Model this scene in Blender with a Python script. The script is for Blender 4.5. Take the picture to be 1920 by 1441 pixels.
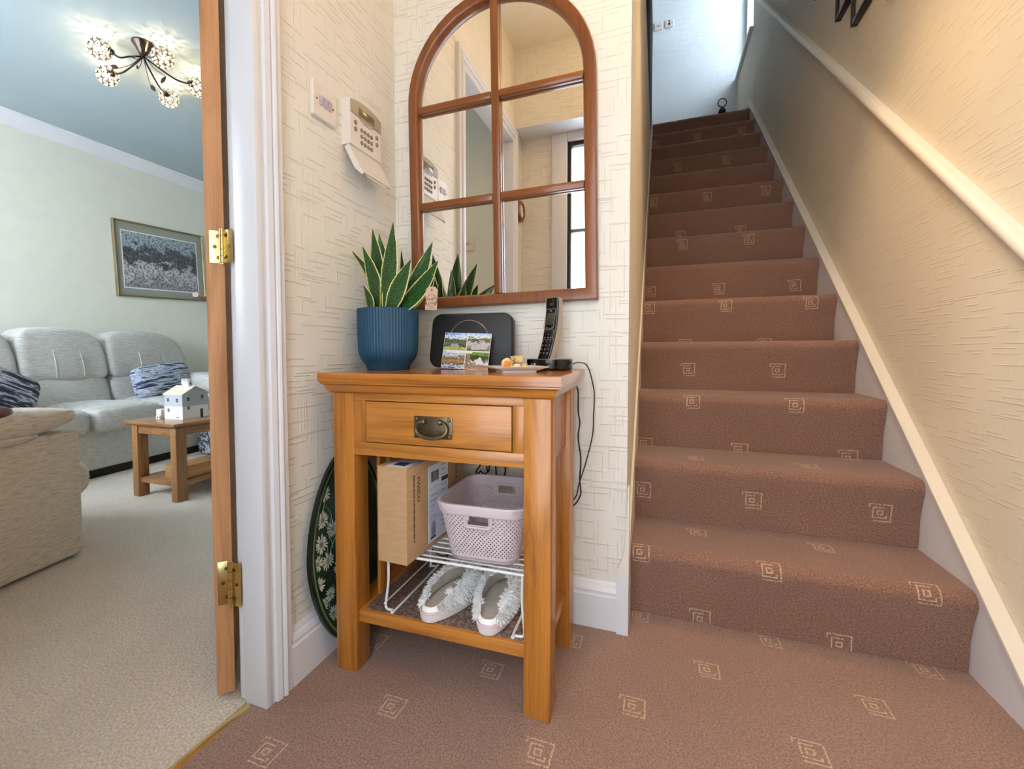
import bpy, bmesh, math, random
from mathutils import Vector, Matrix, noise
from math import sin, cos, pi, radians as R
random.seed(7)
SC = bpy.context.scene
COL = SC.collection
for o in list(bpy.data.objects):
    bpy.data.objects.remove(o)

# ------------------------------------------------------------------ camera
FPX = 855.1069
cd = bpy.data.cameras.new('camera')
cam = bpy.data.objects.new('camera', cd); COL.objects.link(cam)
cd.sensor_fit = 'HORIZONTAL'; cd.sensor_width = 36.0; cd.lens = FPX / 1920 * 36.0
cd.shift_x = 45.0113 / 1920; cd.shift_y = -26.6792 / 1920
cd.clip_start = 0.02; cd.clip_end = 100
CAMP = Vector((0.82078, -1.33204, 0.79747))
rgt = Vector((0.93731416, 0.34847994, -0.00197443)); up = Vector((-0.01217407, 0.0384061, 0.99918805)); fwd = Vector((-0.34827283, 0.93652907, -0.040241))
cam.matrix_world = Matrix(((rgt.x, up.x, -fwd.x, CAMP.x), (rgt.y, up.y, -fwd.y, CAMP.y), (rgt.z, up.z, -fwd.z, CAMP.z), (0, 0, 0, 1)))
SC.camera = cam

# ------------------------------------------------------------------ world and light
SC.view_settings.view_transform = 'Standard'
SC.view_settings.look = 'None'
SC.view_settings.gamma = 1.0
SC.view_settings.use_curve_mapping = False
SC.view_settings.exposure = 0.0
w = bpy.data.worlds.new('sky'); SC.world = w; w.use_nodes = True
w.node_tree.nodes['Background'].inputs[0].default_value = (0.74, 0.86, 1.0, 1)
w.node_tree.nodes['Background'].inputs[1].default_value = 3.0

def light(name, kind, loc, power, col, size=0.3, size_y=None, rot=None, radius=None):
    d = bpy.data.lights.new(name, kind)
    d.energy = power; d.color = col
    if kind == 'AREA':
        d.size = size
        if size_y: d.shape = 'RECTANGLE'; d.size_y = size_y
    else:
        d.shadow_soft_size = radius or 0.05
    o = bpy.data.objects.new(name, d); COL.objects.link(o)
    o.location = loc
    if rot: o.rotation_euler = rot
    return o
WARM = (1.0, 0.62, 0.28); DAY = (0.78, 0.89, 1.0)
# daylight arriving through the windows (each lamp hangs outside its window)
light('daylight_front_door', 'AREA', (0.48, -2.0, 1.25), 41, (0.88, 0.94, 1.0), 1.3, 2.2, (R(90), 0, R(-20)))
light('daylight_living_room', 'AREA', (-2.2, -1.75, 1.55), 170, DAY, 2.2, 1.5, (R(90), 0, 0))
light('daylight_landing', 'AREA', (2.25, 3.75, 4.5), 75, (0.68, 0.84, 1.0), 1.3, 1.5, (0, R(90), 0))
hb0 = light('right_wall_fill', 'SPOT', (0.55, -0.12, 2.52), 40, WARM, radius=0.08)
hb0.rotation_euler = Vector((1.02, 1.0, -1.50)).to_track_quat('-Z', 'Y').to_euler()
hb0.data.spot_size = R(112); hb0.data.spot_blend = 0.85       # unseen warm hall source, cone shaped and tilted to brighten the right wall
hb1 = light('stair_tread_fill', 'SPOT', (1.08, 0.46, 2.55), 36, (1.0, 0.70, 0.42), radius=0.06)
hb1.data.spot_size = R(80); hb1.data.spot_blend = 0.8        # unseen spot added over the bottom steps to brighten their treads
light('rear_hall_fill', 'POINT', (0.95, -0.98, 2.36), 7.0, WARM, radius=0.07)  # second warm source added under the hall ceiling to light the rear hall

# ------------------------------------------------------------------ helpers
def lin(c):
    return tuple((x / 255 / 12.92 if x / 255 <= 0.04045 else ((x / 255 + 0.055) / 1.055) ** 2.4) for x in c) + (1,)

class NT:
    def __init__(self, name):
        self.m = bpy.data.materials.new(name); self.m.use_nodes = True
        self.t = self.m.node_tree; self.b = self.t.nodes['Principled BSDF']
    def n(self, kind, **kw):
        x = self.t.nodes.new(kind)
        for k, v in kw.items(): setattr(x, k, v)
        return x
    def l(self, a, b): self.t.links.new(a, b)
    def val(self, x, s):
        if hasattr(x, 'links') or hasattr(x, 'is_linked'): self.l(x, s)
        else: s.default_value = x
    def math(self, op, a, b=None, c=None, clamp=False):
        x = self.n('ShaderNodeMath', operation=op, use_clamp=clamp)
        self.val(a, x.inputs[0])
        if b is not None: self.val(b, x.inputs[1])
        if c is not None: self.val(c, x.inputs[2])
        return x.outputs[0]
    def mix(self, f, a, b, mode='MIX'):
        x = self.n('ShaderNodeMix', data_type='RGBA', blend_type=mode)
        self.val(f, x.inputs[0]); self.val(a, x.inputs[6]); self.val(b, x.inputs[7])
        return x.outputs[2]
    def ramp(self, f, stops):
        x = self.n('ShaderNodeValToRGB'); self.l(f, x.inputs[0])
        e = x.color_ramp.elements
        while len(e) < len(stops): e.new(0.5)
        for i, (p, c) in enumerate(stops): e[i].position = p; e[i].color = c
        return x.outputs[0]
    def noise(self, vec, scale, detail=2, rough=0.5, dist=0):
        x = self.n('ShaderNodeTexNoise'); x.inputs['Scale'].default_value = scale
        x.inputs['Detail'].default_value = detail; x.inputs['Roughness'].default_value = rough
        x.inputs['Distortion'].default_value = dist
        if vec is not None: self.l(vec, x.inputs['Vector'])
        return x.outputs[0]
    def coord(self, which='Object', scale=(1, 1, 1), rot=(0, 0, 0), loc=(0, 0, 0)):
        tc = self.n('ShaderNodeTexCoord'); mp = self.n('ShaderNodeMapping')
        mp.inputs['Scale'].default_value = scale; mp.inputs['Rotation'].default_value = rot; mp.inputs['Location'].default_value = loc
        self.l(tc.outputs[which], mp.inputs[0]); return mp.outputs[0]
    def bump(self, h, strength=0.3, dist=0.002):
        x = self.n('ShaderNodeBump'); x.inputs['Strength'].default_value = strength; x.inputs['Distance'].default_value = dist
        self.l(h, x.inputs['Height']); self.l(x.outputs[0], self.b.inputs['Normal'])
    def base(self, c): self.val(c, self.b.inputs['Base Color'])
    def set(self, rough=0.5, metal=0, **kw):
        self.b.inputs['Roughness'].default_value = rough; self.b.inputs['Metallic'].default_value = metal
        for k, v in kw.items(): self.b.inputs[k].default_value = v
        return self

def plain(name, c, rough=0.5, metal=0, var=0.06, scale=12, bump=0, bscale=80, **kw):
    m = NT(name); co = m.coord('Object')
    a = lin(c); lo = tuple(x * (1 - var) for x in a[:3]) + (1,); hi = tuple(min(1, x * (1 + var)) for x in a[:3]) + (1,)
    m.base(m.ramp(m.noise(co, scale, 3), [(0.3, lo), (0.7, hi)])); m.set(rough, metal, **kw)
    if bump: m.bump(m.noise(co, bscale, 3), bump, 0.002)
    return m.m

def wood(name, c, axis='x', rough=0.35, dark=0.48, s=1.0, coat=0.0):
    m = NT(name)
    k = {'x': (1.6, 22, 22), 'y': (22, 1.6, 22), 'z': (22, 22, 1.6)}[axis]
    co = m.coord('Object', tuple(x * s for x in k))
    a = lin(c); d = (a[0] * dark, a[1] * dark * 0.86, a[2] * dark * 0.7, 1)
    n1 = m.noise(co, 1.0, 5, 0.6, 1.2)
    col = m.ramp(n1, [(0.28, d), (0.5, a), (0.75, tuple(min(1, x * 1.18) for x in a[:3]) + (1,))])
    k2 = {'x': (5, 420, 420), 'y': (420, 5, 420), 'z': (420, 420, 5)}[axis]
    f = m.noise(m.coord('Object', tuple(x * s for x in k2)), 1.0, 2)
    col = m.mix(m.math('MULTIPLY', m.ramp(f, [(0.5, (0, 0, 0, 1)), (0.72, (1, 1, 1, 1))]), 0.45), col, d)
    m.base(col); m.set(rough)
    if coat: m.b.inputs['Coat Weight'].default_value = coat; m.b.inputs['Coat Roughness'].default_value = 0.12
    m.bump(f, 0.15, 0.0008)
    return m.m

def boxuv(me):
    uv = me.uv_layers.new(name='UVMap') if not me.uv_layers else me.uv_layers[0]
    for p in me.polygons:
        n = p.normal; ax = max(range(3), key=lambda i: abs(n[i]))
        for li in p.loop_indices:
            v = me.vertices[me.loops[li].vertex_index].co
            uv.data[li].uv = (v.y, v.z) if ax == 0 else ((v.x, v.z) if ax == 1 else (v.x, v.y))

def put(name, bm, mat=None, parent=None, smooth=True, angle=35, uv=False, kind=None):
    bmesh.ops.recalc_face_normals(bm, faces=bm.faces)
    me = bpy.data.meshes.new(name); bm.to_mesh(me); bm.free()
    if mat:
        for x in (mat if isinstance(mat, (list, tuple)) else [mat]): me.materials.append(x)
    if smooth:
        me.shade_smooth(); me.set_sharp_from_angle(angle=R(angle))
    if uv: boxuv(me)
    o = bpy.data.objects.new(name, me); COL.objects.link(o)
    if parent: o.parent = parent
    if kind: o['kind'] = kind
    return o

def thing(name, label, cat, loc=(0, 0, 0), rz=0, group=None, rot=None):
    o = bpy.data.objects.new(name, None); COL.objects.link(o); o.empty_display_size = 0.05
    o.location = loc; o.rotation_euler = rot or (0, 0, rz)
    return tag(o, label, cat, group)
def tag(o, label, cat, group=None):
    o['label'] = label; o['category'] = cat
    if group: o['group'] = group
    return o
def struct(o): o['kind'] = 'structure'; return o

def BM(): return bmesh.new()
def box(bm, lo, hi, bev=0, seg=2, mat=None, mi=0):
    lo = Vector(lo); hi = Vector(hi)
    r = bmesh.ops.create_cube(bm, size=1)
    vs = r['verts']
    for v in vs:
        v.co = Vector([(lo[i] + hi[i]) / 2 + v.co[i] * (hi[i] - lo[i]) for i in range(3)])
    fs = set(f for v in vs for f in v.link_faces)
    if bev:
        es = list(set(e for v in vs for e in v.link_edges))
        q = bmesh.ops.bevel(bm, geom=es, offset=bev, segments=seg, profile=0.5, affect='EDGES')
        vs = list(set(v for v in q['verts']) | set(v for v in vs if v.is_valid)); fs = set(f for v in vs for f in v.link_faces)
    if mat is not None: bmesh.ops.transform(bm, matrix=mat, verts=vs)
    if mi:
        for f in fs: f.material_index = mi
    return vs
def quads(bm, rings, closed=True, cap0=False, cap1=False, mi=0):
    """connect a list of point rings"""
    V = [[bm.verts.new(p) for p in r] for r in rings]
    n = len(V[0])
    for a, b in zip(V, V[1:]):
        for i in range(n if closed else n - 1):
            j = (i + 1) % n
            f = bm.faces.new((a[i], a[j], b[j], b[i])); f.material_index = mi
    if cap0: bm.faces.new(V[0][::-1]).material_index = mi
    if cap1: bm.faces.new(V[-1]).material_index = mi
    return V
def tube(bm, pts, r, n=8, closed=False, mi=0):
    pts = [Vector(p) for p in pts]; rings = []
    N = len(pts); prev = None
    rr = r if callable(r) else (lambda t: r)
    for i, p in enumerate(pts):
        if closed: t = pts[(i + 1) % N] - pts[i - 1]
        else: t = pts[min(i + 1, N - 1)] - pts[max(i - 1, 0)]
        t.normalize()
        if prev is None:
            a = Vector((0, 0, 1)) if abs(t.z) < 0.9 else Vector((1, 0, 0))
            u = t.cross(a).normalized()
        else:
            u = prev - t * prev.dot(t)
            u = u.normalized() if u.length > 1e-6 else t.orthogonal().normalized()
        prev = u; v = t.cross(u)
        q = rr(i / max(1, N - 1))
        rings.append([p + (u * cos(2 * pi * k / n) + v * sin(2 * pi * k / n)) * q for k in range(n)])
    if closed: rings.append(rings[0])
    V = quads(bm, rings, True, not closed, not closed, mi)
    if closed: bmesh.ops.remove_doubles(bm, verts=[v for r_ in (V[0], V[-1]) for v in r_], dist=1e-5)
def smoothpath(pts, n=8):
    pts = [Vector(p) for p in pts]; out = []
    P = [pts[0]] + pts + [pts[-1]]
    for i in range(1, len(P) - 2):
        for k in range(n):
            t = k / n
            a, b, c, d = P[i - 1], P[i], P[i + 1], P[i + 2]
            out.append(0.5 * ((2 * b) + (c - a) * t + (2 * a - 5 * b + 4 * c - d) * t * t + (3 * b - a - 3 * c + d) * t ** 3))
    out.append(pts[-1]); return out
def lathe(bm, prof, n=32, c=(0, 0, 0), mi=0, mat=None, cap0=True, cap1=True, rf=None):
    c = Vector(c); rings = []
    for j, (r, z) in enumerate(prof):
        ring = []
        for k in range(n):
            a = 2 * pi * k / n
            q = r + (rf(a, j) if rf else 0)
            p = Vector((q * cos(a), q * sin(a), z))
            ring.append((mat @ p if mat is not None else p) + c)
        rings.append(ring)
    return quads(bm, rings, True, cap0, cap1, mi)
def prism(bm, poly, fn, d0, d1, mi=0):
    """extrude a 2d polygon; fn(a,b,d) -> 3d point"""
    return quads(bm, [[fn(a, b, d) for a, b in poly] for d in (d0, d1)], True, True, True, mi)
def rrect(w, h, r, n=5):
    out = []
    for cx, cy, a0 in ((w / 2 - r, h / 2 - r, 0), (-w / 2 + r, h / 2 - r, 90), (-w / 2 + r, -h / 2 + r, 180), (w / 2 - r, -h / 2 + r, 270)):
        for k in range(n + 1):
            a = R(a0 + 90 * k / n); out.append((cx + r * cos(a), cy + r * sin(a)))
    return out
def sphere(bm, c, r, seg=10, rings=7, mi=0, sc=(1, 1, 1), mat=None):
    prof = []
    q = bmesh.ops.create_uvsphere(bm, u_segments=seg, v_segments=rings, radius=r)
    for v in q['verts']:
        p = Vector((v.co.x * sc[0], v.co.y * sc[1], v.co.z * sc[2]))
        v.co = (mat @ p if mat is not None else p) + Vector(c)
    for f in set(f for v in q['verts'] for f in v.link_faces): f.material_index = mi
def text(name, s, size, mat, parent, M4, ext=0.0002, align='CENTER'):
    cu = bpy.data.curves.new(name, 'FONT'); cu.body = s; cu.size = size; cu.extrude = ext
    cu.align_x = align; cu.align_y = 'CENTER'; cu.resolution_u = 3
    t = bpy.data.objects.new(name + '_src', cu); COL.objects.link(t)
    bpy.context.view_layer.update()
    me = bpy.data.meshes.new_from_object(t.evaluated_get(bpy.context.evaluated_depsgraph_get()))
    bpy.data.objects.remove(t); bpy.data.curves.remove(cu)
    me.transform(M4); me.materials.clear(); me.materials.append(mat)
    o = bpy.data.objects.new(name, me); COL.objects.link(o); o.parent = parent
    o['kind'] = 'stuff'
    return o
def basis(x, y, o):
    x = Vector(x).normalized(); y = Vector(y).normalized(); z = x.cross(y); o = Vector(o)
    return Matrix(((x.x, y.x, z.x, o.x), (x.y, y.y, z.y, o.y), (x.z, y.z, z.z, o.z), (0, 0, 0, 1)))
def copy_tree(o, parent=None):
    c = o.copy(); COL.objects.link(c)
    if parent: c.parent = parent
    for ch in [x for x in bpy.data.objects if x.parent == o]: copy_tree(ch, c)
    return c
# ------------------------------------------------------------------ materials of the setting
def dash(m, u, v, L, h, th, seed, wdt):
    r = m.math('FLOOR', m.math('DIVIDE', v, h))
    wn = m.n('ShaderNodeTexWhiteNoise', noise_dimensions='2D'); c = m.n('ShaderNodeCombineXYZ'); m.l(r, c.inputs[0]); c.inputs[1].default_value = seed
    m.l(c.outputs[0], wn.inputs['Vector'])
    uu = m.math('ADD', m.math('DIVIDE', u, L), m.math('MULTIPLY', wn.outputs[0], 9.7))
    i = m.math('FLOOR', uu); fu = m.math('FRACT', uu); fv = m.math('FRACT', m.math('DIVIDE', v, h))
    w2 = m.n('ShaderNodeTexWhiteNoise', noise_dimensions='3D'); c2 = m.n('ShaderNodeCombineXYZ'); m.l(i, c2.inputs[0]); m.l(r, c2.inputs[1]); c2.inputs[2].default_value = seed
    m.l(c2.outputs[0], w2.inputs['Vector'])
    on = m.math('GREATER_THAN', w2.outputs[0], th)
    cen = m.math('ABSOLUTE', m.math('SUBTRACT', fv, 0.5))
    prof = m.math('SUBTRACT', 1.0, m.math('DIVIDE', cen, wdt), clamp=True)
    ln = m.math('ADD', m.math('MULTIPLY', m.math('FRACT', m.math('MULTIPLY', w2.outputs[0], 37.0)), 0.30), 0.18)
    ends = m.math('MULTIPLY', m.math('SUBTRACT', ln, m.math('ABSOLUTE', m.math('SUBTRACT', fu, 0.5))), 14.0, clamp=True)
    rope = m.math('ADD', m.math('MULTIPLY', m.math('SINE', m.math('ADD', m.math('MULTIPLY', u, 900.0), m.math('MULTIPLY', v, 900.0))), 0.25), 0.75)
    return m.math('MULTIPLY', m.math('MULTIPLY', on, prof), m.math('MULTIPLY', ends, rope))

def wallpaper(name, c, strength=0.7, vert=0.6):
    m = NT(name)
    tc = m.n('ShaderNodeUVMap'); s = m.n('ShaderNodeSeparateXYZ'); m.l(tc.outputs[0], s.inputs[0])
    wob = m.noise(m.coord('Object'), 9, 1)
    u = s.outputs[0]; v = m.math('ADD', s.outputs[1], m.math('MULTIPLY', wob, 0.006))
    h = m.math('MAXIMUM', dash(m, u, v, 0.105, 0.0125, 0.62, 1.3, 0.17), dash(m, u, m.math('ADD', v, 0.006), 0.17, 0.017, 0.68, 5.1, 0.14))
    hv = m.math('MAXIMUM', dash(m, v, u, 0.09, 0.011, 0.72, 2.2, 0.16), dash(m, v, u, 0.15, 0.019, 0.72, 8.2, 0.09))
    h = m.math('MAXIMUM', h, m.math('MULTIPLY', hv, vert))
    fine = m.noise(m.coord('UV', (700, 160, 1)), 1.0, 2)
    hh = m.math('ADD', h, m.math('MULTIPLY', fine, 0.22))
    a = lin(c); d = tuple(x * 0.94 for x in a[:3]) + (1,)
    m.base(m.mix(h, m.ramp(m.noise(m.coord('Object'), 3, 3), [(0.3, d), (0.7, a)]), tuple(x * 0.97 for x in a[:3]) + (1,))); m.set(0.62)
    m.bump(hh, strength, 0.0024)
    return m.m
W_HALL = wallpaper('hall_wallpaper', (236, 231, 219), 0.85, 0.55)
W_STAIR = wallpaper('stair_wallpaper', (238, 226, 202), 0.6, 0.3)
W_LAND = wallpaper('landing_wallpaper', (226, 230, 232), 0.8, 0.9)
W_LIV = plain('living_wall_paint', (222, 222, 208), 0.8, var=0.02, bump=0.12, bscale=140)
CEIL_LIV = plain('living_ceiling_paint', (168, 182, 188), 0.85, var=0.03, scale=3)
CEIL = plain('hall_ceiling_woodchip', (238, 232, 215), 0.85, var=0.02, bump=0.5, bscale=60)
WHITE = plain('white_gloss_paint', (226, 226, 230), 0.32, var=0.015, scale=5)
CREAMW = plain('cream_satin_paint', (232, 224, 208), 0.4, var=0.02, scale=5)
PLASTIC = plain('white_plastic', (226, 216, 206), 0.35, var=0.01)
BRASS = plain('polished_brass', (214, 190, 128), 0.22, 1.0, var=0.08, scale=40)
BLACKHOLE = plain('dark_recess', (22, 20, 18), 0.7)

def carpet(name, c, motif=True, fleck=0.46, sc=210):
    m = NT(name)
    tc = m.n('ShaderNodeUVMap'); s = m.n('ShaderNodeSeparateXYZ'); m.l(tc.outputs[0], s.inputs[0])
    co = m.coord('UV'); a = lin(c)
    lo = tuple(x * (1 - fleck) for x in a[:3]) + (1,); hi = tuple(min(1, x * (1 + fleck)) for x in a[:3]) + (1,)
    n1 = m.noise(co, sc, 2, 0.7); n2 = m.noise(co, 3.2, 4, 0.65, 0.6)
    col = m.ramp(n1, [(0.32, lo), (0.5, a), (0.68, hi)])
    col = m.mix(m.math('MULTIPLY', m.ramp(n2, [(0.35, (0, 0, 0, 1)), (0.65, (1, 1, 1, 1))]), 0.30), col, tuple(x * 0.72 for x in a[:3]) + (1,))
    if motif:
        P = 0.34; H = 0.188
        row = m.math('ADD', m.math('DIVIDE', m.math('SUBTRACT', s.outputs[1], 0.09), H), 0.5)
        ri = m.math('FLOOR', row); y = m.math('MULTIPLY', m.math('SUBTRACT', m.math('FRACT', row), 0.5), H)
        off = m.math('MULTIPLY', m.math('FLOORED_MODULO', ri, 2.0), 0.17)
        cu = m.math('ADD', m.math('DIVIDE', m.math('ADD', m.math('SUBTRACT', s.outputs[0], 0.776), off), P), 0.5)
        x = m.math('MULTIPLY', m.math('SUBTRACT', m.math('FRACT', cu), 0.5), P)
        jit = m.math('MULTIPLY', m.math('SUBTRACT', n1, 0.5), 0.006)
        ax = m.math('ABSOLUTE', x); ay = m.math('ABSOLUTE', y); d = m.math('ADD', m.math('MAXIMUM', ax, ay), jit)
        def ringm(r, wd): return m.math('LESS_THAN', m.math('ABSOLUTE', m.math('SUBTRACT', d, r)), wd)
        nx = m.math('LESS_THAN', x, -0.018)
        g1 = m.math('SUBTRACT', 1.0, m.math('MULTIPLY', nx, m.math('LESS_THAN', y, 0.016)))          # outer line open on the left
        g2 = m.math('SUBTRACT', 1.0, m.math('MULTIPLY', m.math('GREATER_THAN', x, 0.010), m.math('GREATER_THAN', y, -0.008)))
        k = m.math('MAXIMUM', m.math('MULTIPLY', ringm(0.0275, 0.0017), g1), m.math('MULTIPLY', ringm(0.0170, 0.0017), g2))
        k = m.math('MAXIMUM', k, ringm(0.0065, 0.0018))
        k = m.math('MULTIPLY', k, m.math('MULTIPLY', m.math('GREATER_THAN', n1, 0.42), 0.75))
        col = m.mix(k, col, lin((222, 190, 158)))
    m.base(col); m.set(0.95); m.b.inputs['Sheen Weight'].default_value = 0.25
    m.bump(n1, 0.9, 0.004)
    return m.m
C_HALL = carpet('brown_motif_carpet', (156, 122, 106))
C_STAIR = carpet('brown_motif_stair_carpet', (144, 106, 88))
C_LIV = carpet('grey_beige_carpet', (214, 200, 184), False, 0.30, 170)

OAKX = wood('honey_oak_x', (196, 128, 52), 'x', 0.36, coat=0.25)
OAKZ = wood('honey_oak_z', (190, 122, 46), 'z', 0.36, coat=0.25)
OAKY = wood('honey_oak_y', (184, 116, 44), 'y', 0.36, coat=0.25)
OAKTOP = wood('honey_oak_top', (184, 114, 44), 'x', 0.22, coat=0.5)
DOORW = wood('raw_door_edge_wood', (205, 150, 104), 'z', 0.6, 0.66)
MAHOG = wood('mirror_frame_wood', (128, 72, 26), 'z', 0.33, 0.6, coat=0.3)
MAHOGX = wood('mirror_frame_wood_x', (128, 72, 26), 'x', 0.33, 0.6, coat=0.3)
DARKW = wood('dark_balustrade_wood', (48, 34, 25), 'y', 0.9)

# ------------------------------------------------------------------ the setting
XR = 1.575          # right wall
XS = 1.553          # right stringer face
SL = 0.752          # left end of the steps
Y1, GO, RI, LEAD = 0.0856, 0.2483, 0.2101, 0.0274
LZ = 14 * RI        # landing height
HC = 2.578          # hall ceiling
FY = -1.345         # front face of the porch lintel
PY_ = -1.512        # front door plane

def wall(name, boxes, mat):
    bm = BM()
    for lo, hi in boxes: box(bm, lo, hi)
    return struct(put(name, bm, mat, smooth=False, uv=True))
DX = -0.073         # living-room side of the left wall
DT = 2.05           # door head
wall('wall_left', [((DX, -0.565, 0), (0, 0.0, HC)), ((DX, -1.31, DT), (0, -0.565, HC)), ((DX, PY_, 0), (0, -1.31, HC))], W_HALL)
wall('wall_back', [((DX, 0.0, 0), (0.744, 0.1, HC))], W_HALL)
wall('wall_stair_left', [((0.66, 0.1, 0), (0.744, 3.3, HC))], W_STAIR)
wall('wall_right', [((XR, PY_, 0), (XR + 0.15, 3.36, 5.4)), ((XR, 3.36, 0), (XR + 0.15, 4.2, 3.66)), ((XR, 3.36, 5.2), (XR + 0.15, 4.2, 5.4))], W_STAIR)
wall('wall_landing', [((-0.9, 4.2, 2.6), (1.80, 4.3, 5.4))], W_LAND)
wall('wall_landing_left', [((-1.0, 0.7, LZ), (-0.9, 4.3, 5.4))], W_LAND)
wall('wall_upper_front', [((-1.0, 0.6, HC + 0.3), (XR, 0.7, 5.4))], W_STAIR)
wall('wall_front', [((0, FY, 2.135), (XR, FY - 0.01, HC)), ((0, PY_ - 0.1, 2.135), (XR, PY_, HC)),
                    ((0, PY_ - 0.1, 0), (0.196, PY_, 2.135)), ((1.36, PY_ - 0.1, 0), (XR, PY_, 2.135))], W_HALL)
bm = BM(); box(bm, (0, PY_, 2.125), (XR, FY, 2.135)); struct(put('trim_1', bm, WHITE, smooth=False))
bm = BM(); box(bm, (DX, FY, HC), (XR, 0.75, HC + 0.3)); struct(put('ceiling_hall', bm, CEIL, smooth=False, uv=True))
bm = BM(); box(bm, (-1.0, 0.1, 5.4), (1.9, 4.3, 5.5)); struct(put('ceiling_landing', bm, CEIL, smooth=False, uv=True))
bm = BM(); box(bm, (-1.0, 0.76, HC), (0.721, 3.34, LZ)); struct(put('ceiling_void', bm, CEIL, smooth=False, uv=True))
bm = BM(); box(bm, (-0.9, 3.37, LZ - 0.25), (XS, 4.2, LZ)); struct(put('floor_landing', bm, C_STAIR, smooth=False, uv=True))
bm = BM(); box(bm, (-0.036, PY_, -0.03), (XR, 0.2, 0)); struct(put('floor', bm, C_HALL, smooth=False, uv=True))
bm = BM(); box(bm, (-3.6, FY, -0.03), (-0.046, 4.0, -0.002)); struct(put('floor_living', bm, C_LIV, smooth=False, uv=True))
# living room
wall('wall_living_far', [((-3.5, FY, 0), (-3.4, 4.0, 2.46))], W_LIV)
wall('wall_living_end', [((-3.5, 3.6, 0), (DX, 3.7, 2.46))], W_LIV)
wall('wall_living_inner', [((DX - 0.001, 0.0, 0), (DX + 0.001, 3.6, 2.46))], W_LIV)
wall('wall_living_front', [((-3.5, FY - 0.1, 0), (DX, FY, 0.75)), ((-3.5, FY - 0.1, 2.25), (DX, FY, 2.46)),
                           ((-3.5, FY - 0.1, 0.75), (-3.2, FY, 2.25)), ((-1.2, FY - 0.1, 0.75), (DX, FY, 2.25))], W_LIV)
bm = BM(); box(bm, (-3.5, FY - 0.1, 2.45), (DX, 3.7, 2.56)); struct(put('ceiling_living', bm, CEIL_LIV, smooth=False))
bm = BM()                                      # coving along the far wall
prof = [(0, 0), (0, -0.088), (0.008, -0.088), (0.012, -0.078), (0.02, -0.055), (0.038, -0.03), (0.06, -0.016), (0.072, -0.012), (0.078, 0)]
prism(bm, prof, lambda a, b, d: (-3.4 + a, d, 2.45 + b), FY, 3.6); struct(put('trim_2', bm, WHITE))
# living-room window frame (front facade) and its glass
GLASS = NT('window_glass'); GLASS.set(0.02); GLASS.b.inputs['Transmission Weight'].default_value = 1.0; GLASS.b.inputs['IOR'].default_value = 1.02; GLASS = GLASS.m
def window(name, a, fn, u0, u1, v0, v1, muls=()):
    """fn(u, v, d) -> point; frame bars as one part, panes as parts"""
    root = bpy.data.objects.new(name, None); COL.objects.link(root); struct(root)
    bm = BM()
    def bar(a0, a1, b0, b1):
        p = fn(a0, b0, -0.03); q = fn(a1, b1, 0.03)
        box(bm, [min(p[i], q[i]) for i in range(3)], [max(p[i], q[i]) for i in range(3)], 0.004)
    t = 0.05
    bar(u0, u1, v0, v0 + t); bar(u0, u1, v1 - t, v1); bar(u0, u0 + t, v0 + t, v1 - t); bar(u1 - t, u1, v0 + t, v1 - t)
    for m_ in muls: bar(m_ - t / 2, m_ + t / 2, v0 + t, v1 - t)
    put('window_frame', bm, WHITE, root)['kind'] = 'stuff'
    ed = [u0 + t] + [z for m_ in muls for z in (m_ - t / 2, m_ + t / 2)] + [u1 - t]
    for i in range(0, len(ed), 2):
        bm = BM(); p = fn(ed[i], v0 + t, -0.003); q = fn(ed[i + 1], v1 - t, 0.003)
        box(bm, [min(p[k], q[k]) for k in range(3)], [max(p[k], q[k]) for k in range(3)])
        put('pane', bm, GLASS, root, smooth=False)
    return root
window('window_1', 0, lambda u, v, d: (u, FY - 0.05 + d, v), -3.2, -1.2, 0.75, 2.25, (-2.53, -1.87))
window('window_2', 0, lambda u, v, d: (XR + 0.10 + d, u, v), 3.36, 4.2, 3.66, 5.2, ())
bm = BM(); box(bm, (XR - 0.03, 3.355, 3.635), (XR + 0.07, 4.199, 3.66), 0.004); struct(put('trim_3', bm, WHITE))   # landing window board

# skirting boards
SKP = [(0, 0), (0.018, 0), (0.018, 0.095), (0.0145, 0.099), (0.0145, 0.106), (0.017, 0.109), (0.014, 0.118), (0.007, 0.123), (0.006, 0.130), (0.002, 0.135), (0, 0.135)]
bm = BM(); prism(bm, SKP, lambda a, b, d: (a, d, b), -0.5045, 0.0); struct(put('baseboard_left', bm, WHITE))
bm = BM(); prism(bm, SKP, lambda a, b, d: (d, -a, b), 0.018, 0.722); struct(put('baseboard_back', bm, WHITE))
bm = BM(); prism(bm, SKP, lambda a, b, d: (XR - a, d, b), FY, -0.26); struct(put('baseboard_right', bm, WHITE))
bm = BM(); prism(bm, SKP, lambda a, b, d: (-3.4 + a, d, b), FY, 3.6); struct(put('baseboard_living', bm, WHITE))

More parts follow.
